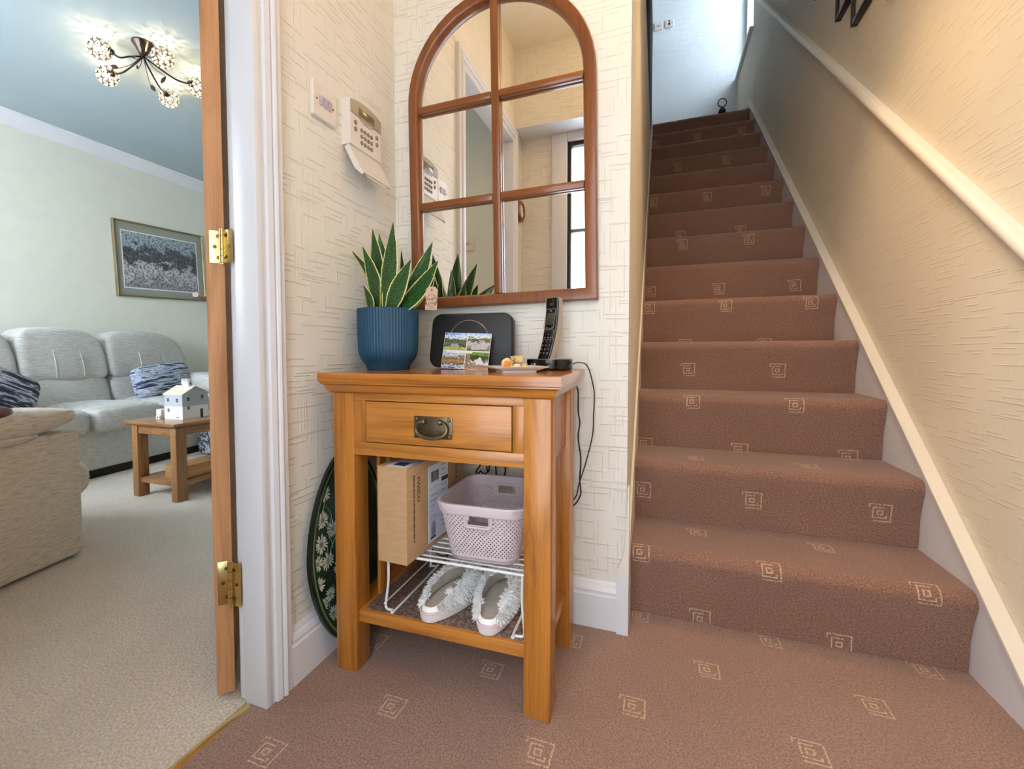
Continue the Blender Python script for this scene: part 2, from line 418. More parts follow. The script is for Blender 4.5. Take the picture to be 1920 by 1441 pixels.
# door case: lining, architraves, stop
bm = BM()
ARP = [(0, 0), (0.006, 0.012), (0.012, 0.012), (0.013, 0.010), (0.016, 0.018), (0.028, 0.021), (0.033, 0.016), (0.036, 0.022), (0.041, 0.024), (0.044, 0.018), (0.060, 0.018), (0.063, 0.015), (0.063, 0)]
def arch(bm, x0, sgn):
    pts = [(-0.568, 0, 1, 0), (-0.568, DT, 1, 1), (-1.307, DT, -1, 1), (-1.307, 0, -1, 0)]
    rings = [[(x0 + sgn * h, y + sy * a, z + sz * a) for a, h in ARP] for y, z, sy, sz in pts]
    quads(bm, rings, True, True, True)
arch(bm, 0, 1); struct(put('trim_4', bm, WHITE, angle=25))
bm = BM(); arch(bm, DX, -1); struct(put('trim_5', bm, WHITE, angle=25))
bm = BM(); box(bm, (-0.052, -0.58, 0), (0.014, -0.562, DT), 0.002); box(bm, (DX - 0.001, -0.570, 0), (-0.050, -0.5621, DT))
box(bm, (DX - 0.001, -1.311, 0), (0.014, -1.296, DT), 0.002); box(bm, (DX - 0.001, -1.296, DT - 0.016), (0.014, -0.58, DT), 0.002)
struct(put('trim_6', bm, WHITE))
bm = BM(); prism(bm, [(0, 0), (0.004, 0.006), (0.010, 0.009), (0.016, 0.006), (0.020, 0)], lambda a, b, d: (-0.049 + a, d, b - 0.002), -1.30, -0.585)
tag(put('threshold_strip', bm, BRASS), 'thin brass carpet strip across the living-room doorway', 'threshold strip')
# ------------------------------------------------------------------ staircase
st = thing('staircase', 'closed staircase in brown patterned carpet with pale painted strings', 'staircase', (0, 0, 0))
arc = 0.0
for i in range(14):
    yb = Y1 + LEAD + i * GO; yn = Y1 + i * GO; z0 = i * RI; z1 = z0 + RI
    yback = Y1 + LEAD + (i + 1) * GO if i < 13 else yb + 0.006 + 0.0
    if i == 13: yback = yn + 0.10
    pr = [(yb, z0), (yb - 0.003, z0 + RI * 0.4), (yb - 0.014, z1 - 0.075)]
    for k in range(7):
        a = R(188 - 98 * k / 6); pr.append((yn + 0.030 + 0.030 * cos(a), z1 - 0.030 + 0.030 * sin(a)))
    pr += [(yn + 0.10, z1 + 0.001), (yback, z1)]
    L = [0.0]
    for p, q in zip(pr, pr[1:]): L.append(L[-1] + math.dist(p, q))
    bm = BM(); uvl = bm.loops.layers.uv.new('UVMap'); NX = 8
    V = [[bm.verts.new((SL + (XS - SL) * k / NX, y, z)) for k in range(NX + 1)] for y, z in pr]
    for a in range(len(pr) - 1):
        for k in range(NX):
            f = bm.faces.new((V[a][k], V[a][k + 1], V[a + 1][k + 1], V[a + 1][k]))
            for lp, (aa, kk) in zip(f.loops, ((a, k), (a, k + 1), (a + 1, k + 1), (a + 1, k))):
                lp[uvl].uv = (SL + (XS - SL) * kk / NX, 0.266 + arc + L[aa])
    und = [bm.verts.new((x, yback, z0)) for x in (SL, XS)]
    for e, u in ((0, und[0]), (NX, und[1])):
        bm.faces.new([V[a][e] for a in range(len(pr))] + [u])
    arc += L[-1]
    put('step', bm, C_STAIR, st, angle=60)
# right string: board with capping, follows the pitch
PS = RI / GO
def capz(y): return 0.178 + 0.848 * y
bm = BM()
prism(bm, [(-0.204, 0), (0.7, 0), (3.36, LZ - 0.5), (3.36, capz(3.36) - 0.008), (-0.204, 0.003)], lambda y, z, d: (d, y, z), XS + 0.001, XR - 0.0005, 0)
put('string_board', bm, WHITE, st, smooth=False)
cp = [(-0.0005, 0), (-0.030, 0), (-0.034, -0.004), (-0.034, -0.012), (-0.0005, -0.012)]
bm = BM()
quads(bm, [[(XR + a, y, capz(y) + b) for a, b in cp] for y in (-0.200, 3.345)], True, True, True)
put('string_capping', bm, CREAMW, st, smooth=False)
# left string: narrow painted board stepping out of a white end block
bm = BM()
prism(bm, [(0.0, 0.0), (0.0, 0.18), (0.012, 0.21), (0.05, capz(0.05) + 0.03), (3.34, capz(3.34) + 0.03), (3.34, LZ - 0.2), (0.35, 0.0)], lambda y, z, d: (d, y, z), 0.7445, SL - 0.0005)
put('string_board', bm, CREAMW, st, smooth=False)
bm = BM()
prism(bm, [(0.720, 0), (SL, 0), (SL, 0.176), (0.720, 0.176)], lambda x, z, d: (x, d, z), -0.026, -0.0005)
put('end_block', bm, WHITE, st, smooth=False)
bm = BM()
prism(bm, [(0.7205, 0.1765), (SL, 0.1765), (SL, 0.42), (0.7475, 0.42), (0.7445, 0.29), (0.741, 0.245), (0.734, 0.214), (0.726, 0.196), (0.721, 0.186)], lambda x, z, d: (x, d, z), -0.024, -0.0005)
put('end_block_cap', bm, CREAMW, st, smooth=False)

# dark timber balustrade panel at the edge of the landing
bm = BM(); box(bm, (0.7215, 0.9, HC + 0.005), (0.7435, 3.22, 3.75), 0.003)
tag(put('balustrade_panel', bm, DARKW), 'dark brown timber panel along the upper left edge of the stairwell', 'balustrade')

# handrail on the right wall
bm = BM()
def rail_top(y): return 1.0397 + 0.8736 * y
hp = [(-0.0005, 0), (-0.018, 0.001), (-0.028, -0.003), (-0.034, -0.010), (-0.0365, -0.020), (-0.034, -0.031), (-0.026, -0.040), (-0.015, -0.045), (-0.0005, -0.046)]
quads(bm, [[(XR + a, y, rail_top(y) + b) for a, b in hp] for y in (-0.32, 3.0)], True, True, True)
tag(put('handrail', bm, CREAMW, angle=50), 'cream painted handrail running up the right wall beside the stairs', 'handrail')

# framed prints on the stair wall
FRAMEB = plain('black_frame', (30, 28, 30), 0.35)
PR = NT('grey_print'); PR.base(PR.ramp(PR.noise(PR.coord('Object', (3, 9, 9)), 3.0, 4), [(0.3, lin((80, 76, 78))), (0.5, lin((176, 168, 168))), (0.7, lin((220, 214, 212)))])); PR.set(0.3); PR = PR.m
MOUNT = plain('print_mount', (198, 188, 186), 0.6)
names = ['topmost small black framed print high on the stair wall', 'second black framed print down the stair wall above handrail',
         'third black framed print down the stair wall, lowest corner in view', 'nearest black framed print on the stair wall at top edge']
for (y, z), lb in zip(((1.532, 2.603), (1.203, 2.278), (1.015, 2.134), (0.691, 2.017)), names):
    t = thing('framed_print', lb, 'picture', (XR, y, z), group='black framed prints up the stair wall')
    W, H = 0.165, 0.215
    bm = BM()
    for a in ((0, 0, 0.018, H), (W - 0.018, 0, W, H), (0.018, 0, W - 0.018, 0.018), (0.018, H - 0.018, W - 0.018, H)):
        box(bm, (-0.024, -a[2], a[1]), (-0.001, -a[0], a[3]), 0.003)
    put('frame', bm, FRAMEB, t)['kind'] = 'stuff'
    bm = BM(); box(bm, (-0.012, -W + 0.018, 0.018), (-0.008, -0.018, H - 0.018)); put('mount', bm, MOUNT, t, smooth=False)
    bm = BM(); box(bm, (-0.0135, -W + 0.045, 0.048), (-0.0121, -0.045, H - 0.048)); put('print', bm, PR, t, smooth=False)

# switch plates
ROCK = plain('rocker_grey_white', (188, 180, 184), 0.35, var=0.01)
def plate(name, label, M4, w, h, n, size=(0.011, 0.020), red=False, mat=None, cat='light switch'):
    t = thing(name, label, cat); t.matrix_world = M4
    bm = BM(); quads(bm, [[(a, b, 0) for a, b in rrect(w, h, 0.004)], [(a, b, 0.007) for a, b in rrect(w, h, 0.004)], [(a, b, 0.0095) for a, b in rrect(w - 0.005, h - 0.005, 0.003)]], True, True, True)
    put('plate', bm, mat or PLASTIC, t)
    for k in range(n):
        x = (k - (n - 1) / 2) * (size[0] + 0.0035)
        bm = BM(); box(bm, (x - size[0] / 2, -size[1] / 2, 0.0094), (x + size[0] / 2, size[1] / 2, 0.0135), 0.0012)
        for v in bm.verts:
            if v.co.z > 0.0105: v.co.z += 0.0016 * v.co.y / (size[1] / 2)
        put('rocker', bm, ROCK, t)
    for s in (-1, 1):
        bm = BM(); lathe(bm, [(0.0028, 0.0095), (0.0028, 0.0102), (0.0015, 0.0104)], 10, (s * w * 0.35, 0, 0)); put('screw', bm, plain('screw_grey', (120, 104, 90), 0.4, 0.6), t)
    return t
tripleM = basis((0, 1, 0), (0, 0, 1), (0.001, -0.352, 1.4355))
plate('light_switch', 'white three-gang light switch left of the alarm keypad', tripleM, 0.088, 0.088, 3, (0.0125, 0.023))
plate('light_switch', 'small white light switch at the left on the landing wall', basis((1, 0, 0), (0, 0, 1), (0.786, 4.199, 4.388)), 0.086, 0.086, 1, (0.035, 0.012))
t = plate('fused_switch', 'white switch plate with dark red rockers on the landing wall', basis((1, 0, 0), (0, 0, 1), (0.897, 4.199, 4.39)), 0.086, 0.086, 0, cat='fused switch')
RED = plain('dark_red_switch', (110, 30, 42), 0.35)
for a, b, ww, hh in ((0, 0.026, 0.016, 0.014), (0, -0.004, 0.018, 0.026)):
    bm = BM(); box(bm, (a - ww / 2, b - hh / 2, 0.009), (a + ww / 2, b + hh / 2, 0.0125), 0.001); put('rocker', bm, RED, t)
plate('light_switch', 'white switch plate inside the living room, seen in the mirror', basis((-1, 0, 0), (0, 0, 1), (-0.30, FY + 0.001, 1.47)), 0.086, 0.086, 2)

# alarm keypad on the left wall
GREYP = plain('keypad_grey', (168, 152, 132), 0.4); LCDM = plain('keypad_lcd', (112, 106, 70), 0.15)
kp = thing('alarm_keypad', 'cream alarm keypad with small screen and its lower flap hanging open', 'alarm keypad')
kp.matrix_world = basis((0, 1, 0), (0, 0, 1), (0.0, -0.198, 1.43))
KW, KH = 0.152, 0.125
bm = BM()
def kout(x): return 0.062 + 0.012 * (1 - (x / (KW / 2)) ** 2)
top = [(x, kout(x)) for x in [KW / 2 - KW * k / 10 for k in range(11)]]
ol = top + [(-KW / 2, -0.062), (KW / 2, -0.062)]
quads(bm, [[(a, b, 0) for a, b in ol], [(a, b, 0.022) for a, b in ol], [(a * 0.97, b * 0.97, 0.027) for a, b in ol]], True, True, True)
put('housing', bm, PLASTIC, kp, angle=50)
bm = BM(); ol = [(x, kout(x) - 0.004) for x in [0.073 - 0.146 * k / 10 for k in range(11)]] + [(-0.073, 0.026), (-0.03, 0.026), (0.0, 0.018), (0.03, 0.026), (0.073, 0.026)]
prism(bm, ol, lambda a, b, d: (a, b, d), 0.0268, 0.0285); put('fascia', bm, GREYP, kp, smooth=False)
bm = BM(); box(bm, (-0.036, 0.030, 0.028), (0.036, 0.052, 0.0295), 0.0005); put('screen', bm, LCDM, kp)
bm = BM(); tube(bm, [(-0.0755, 0.025, 0.0262), (-0.032, 0.024, 0.0278), (-0.02, 0.015, 0.0278), (0.02, 0.015, 0.0278), (0.032, 0.024, 0.0278), (0.0755, 0.025, 0.0262)], 0.0009, 6); put('seam', bm, GREYP, kp)
KEYM = plain('keypad_button', (140, 124, 106), 0.5)
for x in (-0.023, -0.0075, 0.008, 0.0235):
    for z in (-0.006, -0.0235, -0.041):
        bm = BM(); lathe(bm, [(0.0058, 0.0265), (0.0058, 0.0290), (0.0045, 0.0298)], 14, (x, z, 0)); put('button', bm, KEYM, kp)
for x, zs in ((-0.051, (0.004, -0.014)), (0.051, (0.004, -0.016))):
    for z in zs:
        bm = BM(); lathe(bm, [(0.0062, 0.0265), (0.0062, 0.0290), (0.0048, 0.0298)], 14, (x, z, 0)); put('button', bm, KEYM, kp)
for x in (-0.022, 0.0, 0.022):
    bm = BM(); lathe(bm, [(0.0032, 0.0268), (0.0032, 0.0286)], 10, (x, 0.018 if x == 0 else 0.0225, 0)); put('indicator', bm, plain('keypad_light', (196, 184, 150), 0.3), kp)
# open flap, hinged at the bottom, tilts outward
fl = basis((1, 0, 0), (0, -0.88, 0.47), (0, -0.060, 0.020))
bm = BM()
FW, FH = 0.146, 0.094
sec = [(-FW / 2, 0.016), (-FW / 2, 0.0), (FW / 2, 0.0), (FW / 2, 0.016), (FW / 2 - 0.003, 0.016), (FW / 2 - 0.006, 0.003), (-FW / 2 + 0.006, 0.003), (-FW / 2 + 0.003, 0.016)]
rings = []
for y, s_ in ((0, 1), (FH * 0.75, 1), (FH, 0.92)):
    rings.append([fl @ Vector((a * s_, y, b * (1 if y < FH * 0.9 else 0.5))) for a, b in sec])
quads(bm, rings, True, True, True); put('flap', bm, PLASTIC, kp, smooth=False)
PAPER = plain('paper_card', (236, 226, 214), 0.7)
bm = BM(); box(bm, (-0.050, 0.012, 0.0035), (0.045, 0.101, 0.0042)); bmesh.ops.transform(bm, matrix=fl, verts=bm.verts); put('instruction_card', bm, PAPER, kp, smooth=False)
INK = plain('ink_brown', (120, 100, 88), 0.7); INKR = plain('ink_red', (196, 70, 60), 0.7)
bm = BM()
for r_ in range(5):
    for cI in range(2):
        for q in range(2):
            x0 = -0.046 + cI * 0.046; y0 = 0.020 + r_ * 0.013 + q * 0.004
            box(bm, (x0, y0, 0.0042), (x0 + 0.036 - 0.01 * q - 0.004 * (r_ % 3), y0 + 0.0015, 0.00432))
bmesh.ops.transform(bm, matrix=fl, verts=bm.verts); put('print_lines', bm, INK, kp, smooth=False, kind='stuff')
bm = BM(); box(bm, (0.012, 0.083, 0.0042), (0.04, 0.0862, 0.00433)); bmesh.ops.transform(bm, matrix=fl, verts=bm.verts); put('red_line', bm, INKR, kp, smooth=False)

# dial by the front door, seen in the mirror
t = thing('wall_dial', 'round wooden rimmed dial near the front door, seen in the mirror', 'dial'); t.matrix_world = basis((0, 1, 0), (0, 0, 1), (0.0, -1.42, 1.66))
bm = BM(); lathe(bm, [(0.062, 0.001), (0.066, 0.012), (0.062, 0.028), (0.050, 0.034), (0.044, 0.030), (0.044, 0.002)], 32); put('rim', bm, MAHOG, t)
bm = BM(); lathe(bm, [(0.044, 0.022), (0.040, 0.026), (0.02, 0.027)], 32); put('dial_face', bm, plain('dial_cream', (226, 216, 190), 0.4), t)

# front door with its glazing (seen in the mirror)
fd = thing('front_door', 'white framed front door with tall glass seen in the mirror', 'door', (0, PY_, 0))
bm = BM()
for a in ((0.198, 0, 0.290, 2.125), (1.27, 0, 1.358, 2.125), (0.290, 2.075, 1.27, 2.125)): box(bm, (a[0], -0.06, a[1]), (a[2], 0.02, a[3]), 0.004)
put('door_frame', bm, WHITE, fd)['kind'] = 'stuff'
FD = plain('black_door_edge', (24, 24, 26), 0.35)
bm = BM()
for a in ((0.291, 0.01, 0.312, 2.074), (1.24, 0.01, 1.269, 2.074), (0.312, 2.05, 1.24, 2.074), (0.312, 0.01, 1.24, 0.2)): box(bm, (a[0], -0.05, a[1]), (a[2], -0.005, a[3]), 0.003)
put('door_leaf', bm, FD, fd)['kind'] = 'stuff'
bm = BM(); box(bm, (0.312, -0.03, 0.2), (1.24, -0.022, 2.05)); put('pane', bm, GLASS, fd, smooth=False)
bm = BM(); box(bm, (0.312, -0.045, 1.53), (1.24, -0.012, 1.55), 0.003); put('glazing_bar', bm, plain('grey_bar', (130, 134, 138), 0.4), fd)

# living-room door, swung wide open, seen edge on
Pv = Vector((-0.115, -0.599, 0)); ed = Vector((0.675, 0.7378, 0)); lf = Vector((-0.7378, 0.675, 0))
D4 = basis(ed, lf, Pv)      # x across the edge, y along the leaf
dr = thing('room_door', 'wooden door swung fully open into the living room, hinge edge facing out', 'door'); dr.matrix_world = D4
bm = BM(); box(bm, (0, 0.0, 0.012), (0.037, 0.735, 2.02), 0.002); put('leaf', bm, DOORW, dr)
CHROME = plain('brushed_chrome', (150, 140, 128), 0.3, 1.0)
bm = BM(); lathe(bm, [(0.022, 0), (0.022, 0.006), (0.010, 0.010), (0.010, 0.045)], 20, (0, 0, 0), mat=Matrix.Rotation(R(-90), 4, 'Y'))
tube(bm, smoothpath([(-0.045, 0, 0), (-0.068, 0.0, 0), (-0.074, -0.03, 0), (-0.074, -0.11, 0.0)]), 0.009, 8)
bmesh.ops.translate(bm, vec=(0, 0.68, 0.985), verts=bm.verts); put('lever_handle', bm, CHROME, dr)['kind'] = 'stuff'
SCREW = plain('brass_screw', (120, 88, 40), 0.35, 1.0)
for zc, hh in ((0.272, 0.100), (1.031, 0.072)):
    lb = 'lower brass butt hinge on the open door edge' if zc < 0.5 else 'upper shiny brass butt hinge on the open door edge'
    h = thing('door_hinge', lb, 'hinge', (0, 0, zc), group='brass hinges of the living-room door')
    A = Pv + ed * 0.037                           # near corner of the door edge
    def leafpart(mat4, n_):
        bm = BM(); box(bm, (0, -hh / 2, 0), (0.030, hh / 2, 0.0022), 0.0006); bmesh.ops.transform(bm, matrix=mat4, verts=bm.verts)
        put('hinge_leaf', bm, BRASS, h)
        for k, (sx, sz) in enumerate(((0.012, 0.33), (0.019, 0.0), (0.012, -0.33))):
            bm = BM(); lathe(bm, [(0.0042, 0.0015), (0.0042, 0.0026), (0.0022, 0.0029)], 12, (sx, sz * hh, 0)); bmesh.ops.transform(bm, matrix=mat4, verts=bm.verts); put('screw', bm, SCREW, h)
    nrm = -lf
    leafpart(basis(-ed, (0, 0, 1), A + nrm * 0.0005) @ Matrix.Scale(-1, 4, (0, 0, 1)) if False else basis(-ed, (0, 0, -1), A + nrm * 0.0004), 0)
    leafpart(basis((1, 0, 0), (0, 0, 1), (-0.084, -0.5805 - 0.0, 0)), 1)
    kc = (A.x + 0.008, A.y - 0.0125)
    bm = BM()
    k5 = 5
    for q in range(k5):
        za = -hh / 2 + hh * q / k5; lathe(bm, [(0.0062, za + 0.0006), (0.0062, za + hh / k5 - 0.0006)], 14, (kc[0], kc[1], 0))
    lathe(bm, [(0.0045, hh / 2), (0.0045, hh / 2 + 0.003), (0.002, hh / 2 + 0.005)], 12, (kc[0], kc[1], 0)); lathe(bm, [(0.005, -hh / 2 - 0.004), (0.005, -hh / 2)], 12, (kc[0], kc[1], 0))
    put('knuckle', bm, BRASS, h)['kind'] = 'stuff'

# ------------------------------------------------------------------ arched mirror
mi = thing('arched_mirror', 'arched wooden window-style mirror with six panes above the hall table', 'mirror', (0, 0, 0))
mi.matrix_world = Matrix.Translation((0.363, 0, 1.28)) @ Matrix.Rotation(R(-0.9), 4, 'Y')
HW = 0.294; ZB = -0.341; ZS = 0.300        # half width, bottom, spring line
def archpts(hw, zb, n=28, sp=ZS):
    return [(-hw, zb)] + [(-hw * cos(pi * k / n), sp + hw * sin(pi * k / n)) for k in range(n + 1)] + [(hw, zb)]
bm = BM()
out = archpts(HW, ZB); inn = archpts(HW - 0.036, ZB + 0.036)
prof_m = [(0.0, -0.003), (0.0, -0.024), (0.10, -0.030), (0.75, -0.030), (0.9, -0.026), (1.0, -0.016), (1.0, -0.003)]
rings = [[(o[0] + (i_[0] - o[0]) * a, d, o[1] + (i_[1] - o[1]) * a) for a, d in prof_m] for o, i_ in zip(out, inn)]
rings.append(rings[0])
V = quads(bm, rings, True); bmesh.ops.remove_doubles(bm, verts=bm.verts, dist=1e-6)
put('frame', bm, MAHOG, mi, angle=50)
def barx(x0, x1, z, h=0.022): 
    bm = BM(); box(bm, (x0, -0.027, z - h / 2), (x1, -0.0085, z + h / 2), 0.004); put('glazing_bar', bm, MAHOGX, mi)
xin = HW - 0.034
bm = BM(); box(bm, (-0.0125, -0.028, ZB + 0.034), (0.0125, -0.008, ZS + HW - 0.034), 0.004); put('glazing_bar', bm, MAHOG, mi)
for z in (-0.017, 0.283):
    for a, b in ((-xin, -0.0125), (0.0125, xin)): barx(a, b, z)
MIR = NT('mirror_glass'); MIR.base((0.93, 0.94, 0.93, 1)); MIR.set(0.004, 1.0); MIR = MIR.m
def pane(poly):
    bm = BM(); prism(bm, poly, lambda a, b, d: (a, d, b), -0.0085, -0.005); put('pane', bm, MIR, mi, smooth=False)
zl = [ZB + 0.034, -0.017, 0.283]
for a, b in ((-xin, -0.010), (0.010, xin)):
    pane([(a, zl[0]), (b, zl[0]), (b, zl[1]), (a, zl[1])]); pane([(a, zl[1]), (b, zl[1]), (b, zl[2]), (a, zl[2])])
r_ = HW - 0.034
arcp = [(r_ * cos(pi / 2 * k / 16), ZS + r_ * sin(pi / 2 * k / 16)) for k in range(17)]
pane([(0.010, zl[2]), (r_, zl[2])] + arcp[:-1] + [(0.010, ZS + r_)])
pane([(-0.010, zl[2])] + [(-0.010, ZS + r_)] + [(-x, z) for x, z in arcp[:-1]][::-1] + [(-r_, zl[2])])
# ------------------------------------------------------------------ hall table
TX, TY, TR_ = 0.0611, -0.0876, 0.0246
tb = thing('hall_table', 'honey oak hall table with one drawer and a low shelf', 'console table', (TX, TY, 0), TR_)
TM = Matrix.Translation((TX, TY, 0)) @ Matrix.Rotation(TR_, 4, 'Z')
TW, TD, LW, LT, TH = 0.5451, 0.3242, 0.0594, 0.6986, 0.7476
for x, y in ((0, -TD), (TW - LW, -TD), (0, -LW), (TW - LW, -LW)):
    bm = BM(); box(bm, (x, y, 0), (x + LW, y + LW, LT), 0.0025); put('leg', bm, OAKZ, tb)
# top: slab with bead and cove moulding beneath
bm = BM()
tp = [(0.000, LT), (0.004, LT + 0.001), (0.010, LT + 0.006), (0.013, LT + 0.012), (0.014, LT + 0.018), (0.0175, LT + 0.0215), (0.021, LT + 0.0225), (0.021, LT + 0.0255), (0.0245, LT + 0.0275), (0.0255, LT + 0.036), (0.0255, TH - 0.003), (0.0235, TH)]
rings = [[(-o, -TD - o, z), (TW + o, -TD - o, z), (TW + o, o, z), (-o, o, z)] for o, z in tp]
quads(bm, rings, True, True, True)
put('table_top', bm, OAKTOP, tb, angle=40)
# front frame around the drawer
fy = -TD + 0.003
bm = BM(); box(bm, (LW, fy, 0.681), (TW - LW, fy + 0.02, LT), 0.001); put('top_rail', bm, OAKX, tb)
bm = BM(); box(bm, (LW, fy, 0.5475), (TW - LW, fy + 0.02, 0.5790), 0.001); put('bottom_rail', bm, OAKX, tb)
for a, b in ((LW, 0.0905), (0.4605, TW - LW)):
    bm = BM(); box(bm, (a, fy, 0.5790), (b, fy + 0.02, 0.681), 0.001); put('stile', bm, OAKZ, tb)
dw = bm = BM(); box(bm, (0.0925, fy - 0.001, 0.5810), (0.4585, fy + 0.018, 0.6790), 0.002); box(bm, (0.100, fy + 0.018, 0.584), (0.45, -0.03, 0.66))
dro = put('drawer', bm, OAKX, tb); dro['kind'] = 'stuff'
BRZ = plain('antique_bronze', (112, 100, 78), 0.38, 0.9, var=0.25, scale=60)
hx, hz = 0.2722, 0.6245
bm = BM(); box(bm, (hx - 0.048, fy - 0.004, hz - 0.0255), (hx + 0.048, fy - 0.001, hz + 0.0255), 0.0012); put('handle_plate', bm, BRZ, dro)
bm = BM()
for sx in (-1, 1):
    for sz in (-1, 1): sphere(bm, (hx + sx * 0.0405, fy - 0.005, hz + sz * 0.019), 0.005, 8, 6, sc=(1, 0.7, 1))
    sphere(bm, (hx + sx * 0.021, fy - 0.009, hz + 0.0135), 0.0065, 10, 8)
put('stud', bm, BRZ, dro, kind='stuff')
bm = BM()
tube(bm, smoothpath([(hx - 0.021, fy - 0.009, hz + 0.0135), (hx - 0.032, fy - 0.012, hz + 0.011), (hx - 0.039, fy - 0.013, hz - 0.002), (hx - 0.030, fy - 0.015, hz - 0.016), (hx, fy - 0.016, hz - 0.0225),
     (hx + 0.030, fy - 0.015, hz - 0.016), (hx + 0.039, fy - 0.013, hz - 0.002), (hx + 0.032, fy - 0.012, hz + 0.011), (hx + 0.021, fy - 0.009, hz + 0.0135)], 6), lambda t: 0.0024 + 0.0022 * sin(pi * t), 8)
put('bail_handle', bm, BRZ, dro)
# side rails / panels, back rail, shelf
for x in (0.012, TW - 0.012 - 0.018):
    bm = BM(); box(bm, (x, -TD + LW, 0.5475), (x + 0.018, -LW, LT), 0.001); put('side_rail', bm, OAKY, tb)
bm = BM(); box(bm, (LW, -0.03, 0.5475), (TW - LW, -0.012, LT), 0.001); put('back_rail', bm, OAKX, tb)
SH = 0.1535
bm = BM(); box(bm, (LW - 0.0005, -TD + 0.012, 0.1235), (TW - LW + 0.0005, -0.012, SH), 0.0015)
put('shelf', bm, OAKX, tb)
bm = BM(); box(bm, (0.014, -TD + LW, 0.1235), (LW, -LW, SH)); box(bm, (TW - LW, -TD + LW, 0.1235), (TW - 0.014, -LW, SH)); put('shelf_rail', bm, OAKY, tb)['kind'] = 'stuff'

def tw(x, y, z): return TM @ Vector((x, y, z))
# ribbed rubber liner on the shelf
LN = NT('shelf_liner'); 
vv = LN.n('ShaderNodeTexVoronoi'); LN.l(LN.coord('Object', (150, 110, 1), (0, 0, R(30))), vv.inputs['Vector']); vv.inputs['Scale'].default_value = 1.0
LN.base(LN.ramp(vv.outputs[0], [(0.25, lin((150, 128, 120))), (0.6, lin((104, 82, 72)))])); LN.set(0.4); LN.bump(vv.outputs[0], 0.8, 0.002)
bm = BM(); box(bm, (LW + 0.012, -TD + 0.022, SH), (TW - LW - 0.004, -0.02, SH + 0.002), 0.0004)
o = put('shelf_liner', bm, LN.m); o.matrix_world = TM; tag(o, 'clear ribbed liner lying on the low shelf under the rack', 'shelf liner')
SH2 = SH + 0.002

# ------------------------------------------------------------------ white wire rack
WIRE = plain('white_coated_wire', (236, 236, 236), 0.3, var=0.01)
rk = thing('wire_rack', 'white wire rack standing on the low shelf under the table', 'rack'); rk.matrix_world = TM
RZ = 0.2985; RF = -0.292; RB = -0.05; RL = 0.130; RRR = 0.474
bm = BM(); tube(bm, smoothpath([(RL - 0.012, RB + 0.10, RZ), (RL - 0.012, RF + 0.02, RZ), (RL - 0.004, RF, RZ), (RL + 0.02, RF, RZ), (RRR - 0.02, RF, RZ), (RRR + 0.006, RF, RZ), (RRR + 0.012, RF + 0.02, RZ), (RRR + 0.012, RB, RZ), (RL - 0.012, RB, RZ)], 3), 0.0032, 8)
put('rim_wire', bm, WIRE, rk)
for k in range(1, 9):
    y = RF + (RB - RF) * k / 9.0
    bm = BM(); tube(bm, [(RL - 0.012, y, RZ - 0.003), (RRR + 0.012, y, RZ - 0.003)], 0.0021, 6); put('cross_wire', bm, WIRE, rk)
for x, s in ((RL, 1), (RRR, -1)):
    e = 0.026 * s; z = SH2 + 0.0032; xb = x - 0.006 * s
    pts = [(x, RF + 0.004, RZ), (x, RF + 0.003, (RZ + z) / 2), (xb, RF, z + 0.012), (xb + 0.003 * s, RF - 0.001, z + 0.002), (xb + 0.008 * s, RF - 0.002, z), (xb + e - 0.006 * s, RF - 0.002, z), (xb + e, RF + 0.006, z), (xb + e, RB - 0.006, z), (xb + e - 0.004 * s, RB, z), (xb + 0.004 * s, RB, z), (x, RB - 0.002, z + 0.008), (x, RB, RZ)]
    bm = BM(); tube(bm, smoothpath(pts, 4), 0.0032, 8); put('leg_loop', bm, WIRE, rk)
    bm = BM(); tube(bm, [(xb - 0.002 * s, RF - 0.004, z + 0.014), (xb - 0.002 * s, RB + 0.004, z + 0.014)], 0.0021, 6); put('runner_wire', bm, WIRE, rk)

# ------------------------------------------------------------------ cardboard box on the rack
CARD = NT('brown_cardboard'); CARD.base(CARD.ramp(CARD.noise(CARD.coord('Object', (30, 30, 120)), 1, 3), [(0.3, lin((186, 148, 106))), (0.7, lin((196, 158, 116)))])); CARD.set(0.75); CARD = CARD.m
bx = thing('cardboard_box', 'tall brown cardboard parcel box standing on the rack under the table', 'box')
BW, BD, BH = 0.080, 0.285, 0.226
bx.matrix_world = TM @ Matrix.Translation((0.1325, -0.336, RZ + 0.0028)) @ Matrix.Rotation(R(-3.5), 4, 'Z')
bm = BM(); box(bm, (0, 0.0006, 0.0006), (BW, BD, BH), 0.0012); put('carton', bm, CARD, bx)
bm = BM(); box(bm, (0.0005, 0, 0.0), (BW - 0.0005, 0.0006, BH - 0.004)); put('front_flap', bm, CARD, bx, smooth=False)
bm = BM(); box(bm, (-0.0015, -0.0008, BH - 0.0015), (BW + 0.0012, BD, BH + 0.0012), 0.0004); put('lid_flap', bm, CARD, bx)
LBL = plain('white_label', (224, 230, 240), 0.5, var=0.01); INKB = plain('ink_dark', (38, 36, 44), 0.6); INKG = plain('ink_grey', (120, 128, 146), 0.6); INKC = plain('carton_ink', (66, 46, 32), 0.7)
LM = basis((0, 1, 0), (0, 0, 1), (BW, 0, 0))           # on the right side: x runs back, y up
lb = bm = BM(); box(bm, (0.098, 0.012, 0.0001), (0.205, 0.208, 0.0006)); bmesh.ops.transform(bm, matrix=LM, verts=bm.verts); lab = put('shipping_label', bm, LBL, bx, smooth=False)
bm = BM()
x = 0.112
random.seed(3)
while x < 0.150:
    wd = random.choice((0.001, 0.0016, 0.0026)); box(bm, (x, 0.165, 0.0006), (x + wd, 0.192, 0.00075)); x += wd + random.choice((0.0009, 0.0016))
x = 0.02
